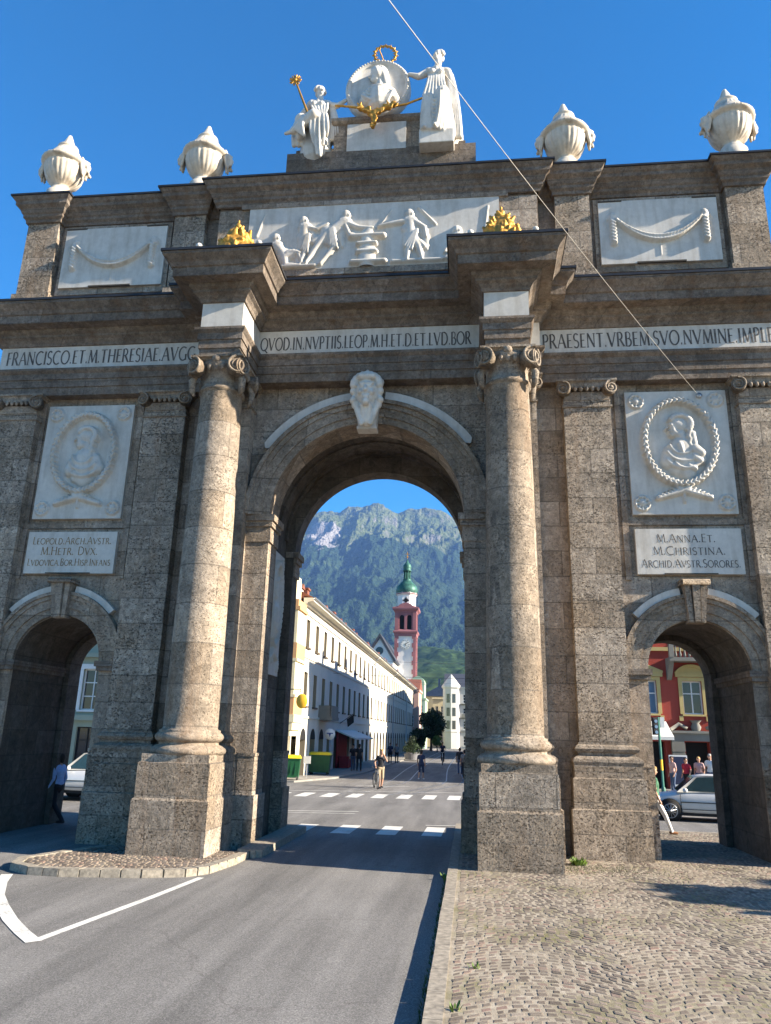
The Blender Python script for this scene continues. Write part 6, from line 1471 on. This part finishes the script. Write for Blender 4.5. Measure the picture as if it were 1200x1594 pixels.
for yy in (-.52, .5):
    m = MB(); m.tube([(0, yy+.33*cos(2*pi*i/20), .34+.33*sin(2*pi*i/20)) for i in range(21)], .025, 6); m.build('wheel', 'rubber', t)
m = MB()
for L in ([(0,-.52,.34),(0,-.40,1.0)], [(0,-.41,.80),(0,.02,.30)], [(0,.12,1.05),(0,.02,.30)], [(0,-.4,.76),(0,.14,.82)], [(0,.02,.3),(0,.5,.34)], [(-.28,-.36,1.2),(0,-.4,1.05),(.28,-.36,1.2)]): m.tube(L, .022, 6)
m.build('frame', 'white', t)
person('man in dark clothes walking along the arcade in shade, right one of two', -4.95, 34.6, pi-.1, z=.09, H=1.75, top='black', legs='trousers_black', stride=.12)
person('person in black with red bag walking along the arcade in shade, left one of two', -5.45, 35.2, .3, z=.09, top='black', legs='denim', stride=.1, bag='redcloth')
person('person in dark jacket standing farther down the arcade near the planters', -4.5, 50.5, 0, z=.09, top='navy', legs='trousers_black', vox=.02)
person('person in grey standing beside the one in the dark jacket down the arcade', -4.0, 51.2, .4, z=.09, H=1.66, top='grey_cloth', legs='trousers_black', vox=.02)
person('man in pale blue shirt and black trousers walking out of sight behind the left pier', -8.62, 2.7, -pi/2-.1, H=1.78, top='shirt_blue', legs='trousers_black', sleeve='long', shoe='black', stride=.34, vox=.011)
person('woman in dark green top and white trousers stepping from behind the right pier', 7.5, 4.75, pi/2+.1, z=.11, H=1.72, top='top_green', legs='white_cotton', hair='hair_blond', long_hair=True, stride=.36, vox=.011)
person('person in pink t-shirt in front of the red building beyond the silver car', 12.3, 22.2, -1.2, z=.09, H=1.72, top='shirt_pink', legs='denim', vox=.014)
person('shorter person in dark red shirt beyond the bonnet of the silver car', 13.0, 22.4, -.9, z=.09, H=1.66, top='shirt_red', legs='trousers_black')
person('tall grey haired man in white shirt beyond the roof of the silver car', 14.1, 22.2, -.6, z=.09, H=1.88, top='white_cotton', legs='denim', hair='hair_grey', bag='navy')
person('person with light hair partly hidden behind the white shirted man', 13.75, 22.9, -.6, z=.09, H=1.72, top='shirt_pink', legs='denim', hair='hair_blond')

# ------------------------------------------------------------------ haze
hz_ = MB(); hz_.box(-8600, 8600, -400, 8300, -3, 1760)
me = hz_.mesh('haze'); hm = bpy.data.materials.new('haze_air'); hm.use_nodes = True; ht = hm.node_tree; ht.nodes.clear()
ho = ht.nodes.new('ShaderNodeOutputMaterial'); hv = ht.nodes.new('ShaderNodeVolumePrincipled'); ht.links.new(hv.outputs[0], ho.inputs['Volume'])
hv.inputs['Color'].default_value = (.24, .47, 1, 1); hv.inputs['Density'].default_value = 6.2e-5; hv.inputs['Anisotropy'].default_value = 0.0
me.materials.append(hm); o = link('haze', me); o['kind'] = 'stuff'

# every empty sits at the base of its thing
bpy.context.view_layer.update()
for o in list(C.objects):
    if o.type == 'EMPTY' and o.parent is None and o.location.length < 1e-6 and o is not arch:
        ks = [c for c in o.children_recursive if c.type == 'MESH']
        pts = [v.co for c in ks for v in c.data.vertices]
        if not pts: continue
        b = Vector((min(p.x for p in pts)+max(p.x for p in pts), min(p.y for p in pts)+max(p.y for p in pts), 2*min(p.z for p in pts)))/2
        for me in {c.data for c in ks}: me.transform(Matrix.Translation(-b))
        o.location = b
for o in list(C.objects):      # single-mesh things: origin at their base
    if o.type == 'MESH' and o.parent is None and 'category' in o and o.location.length < 1e-6:
        ps = [v.co for v in o.data.vertices]; b = Vector((sum(p.x for p in ps)/len(ps), sum(p.y for p in ps)/len(ps), min(p.z for p in ps)))
        o.data.transform(Matrix.Translation(-b)); o.location = b
        for c in o.children_recursive: c.data.transform(Matrix.Translation(-b))
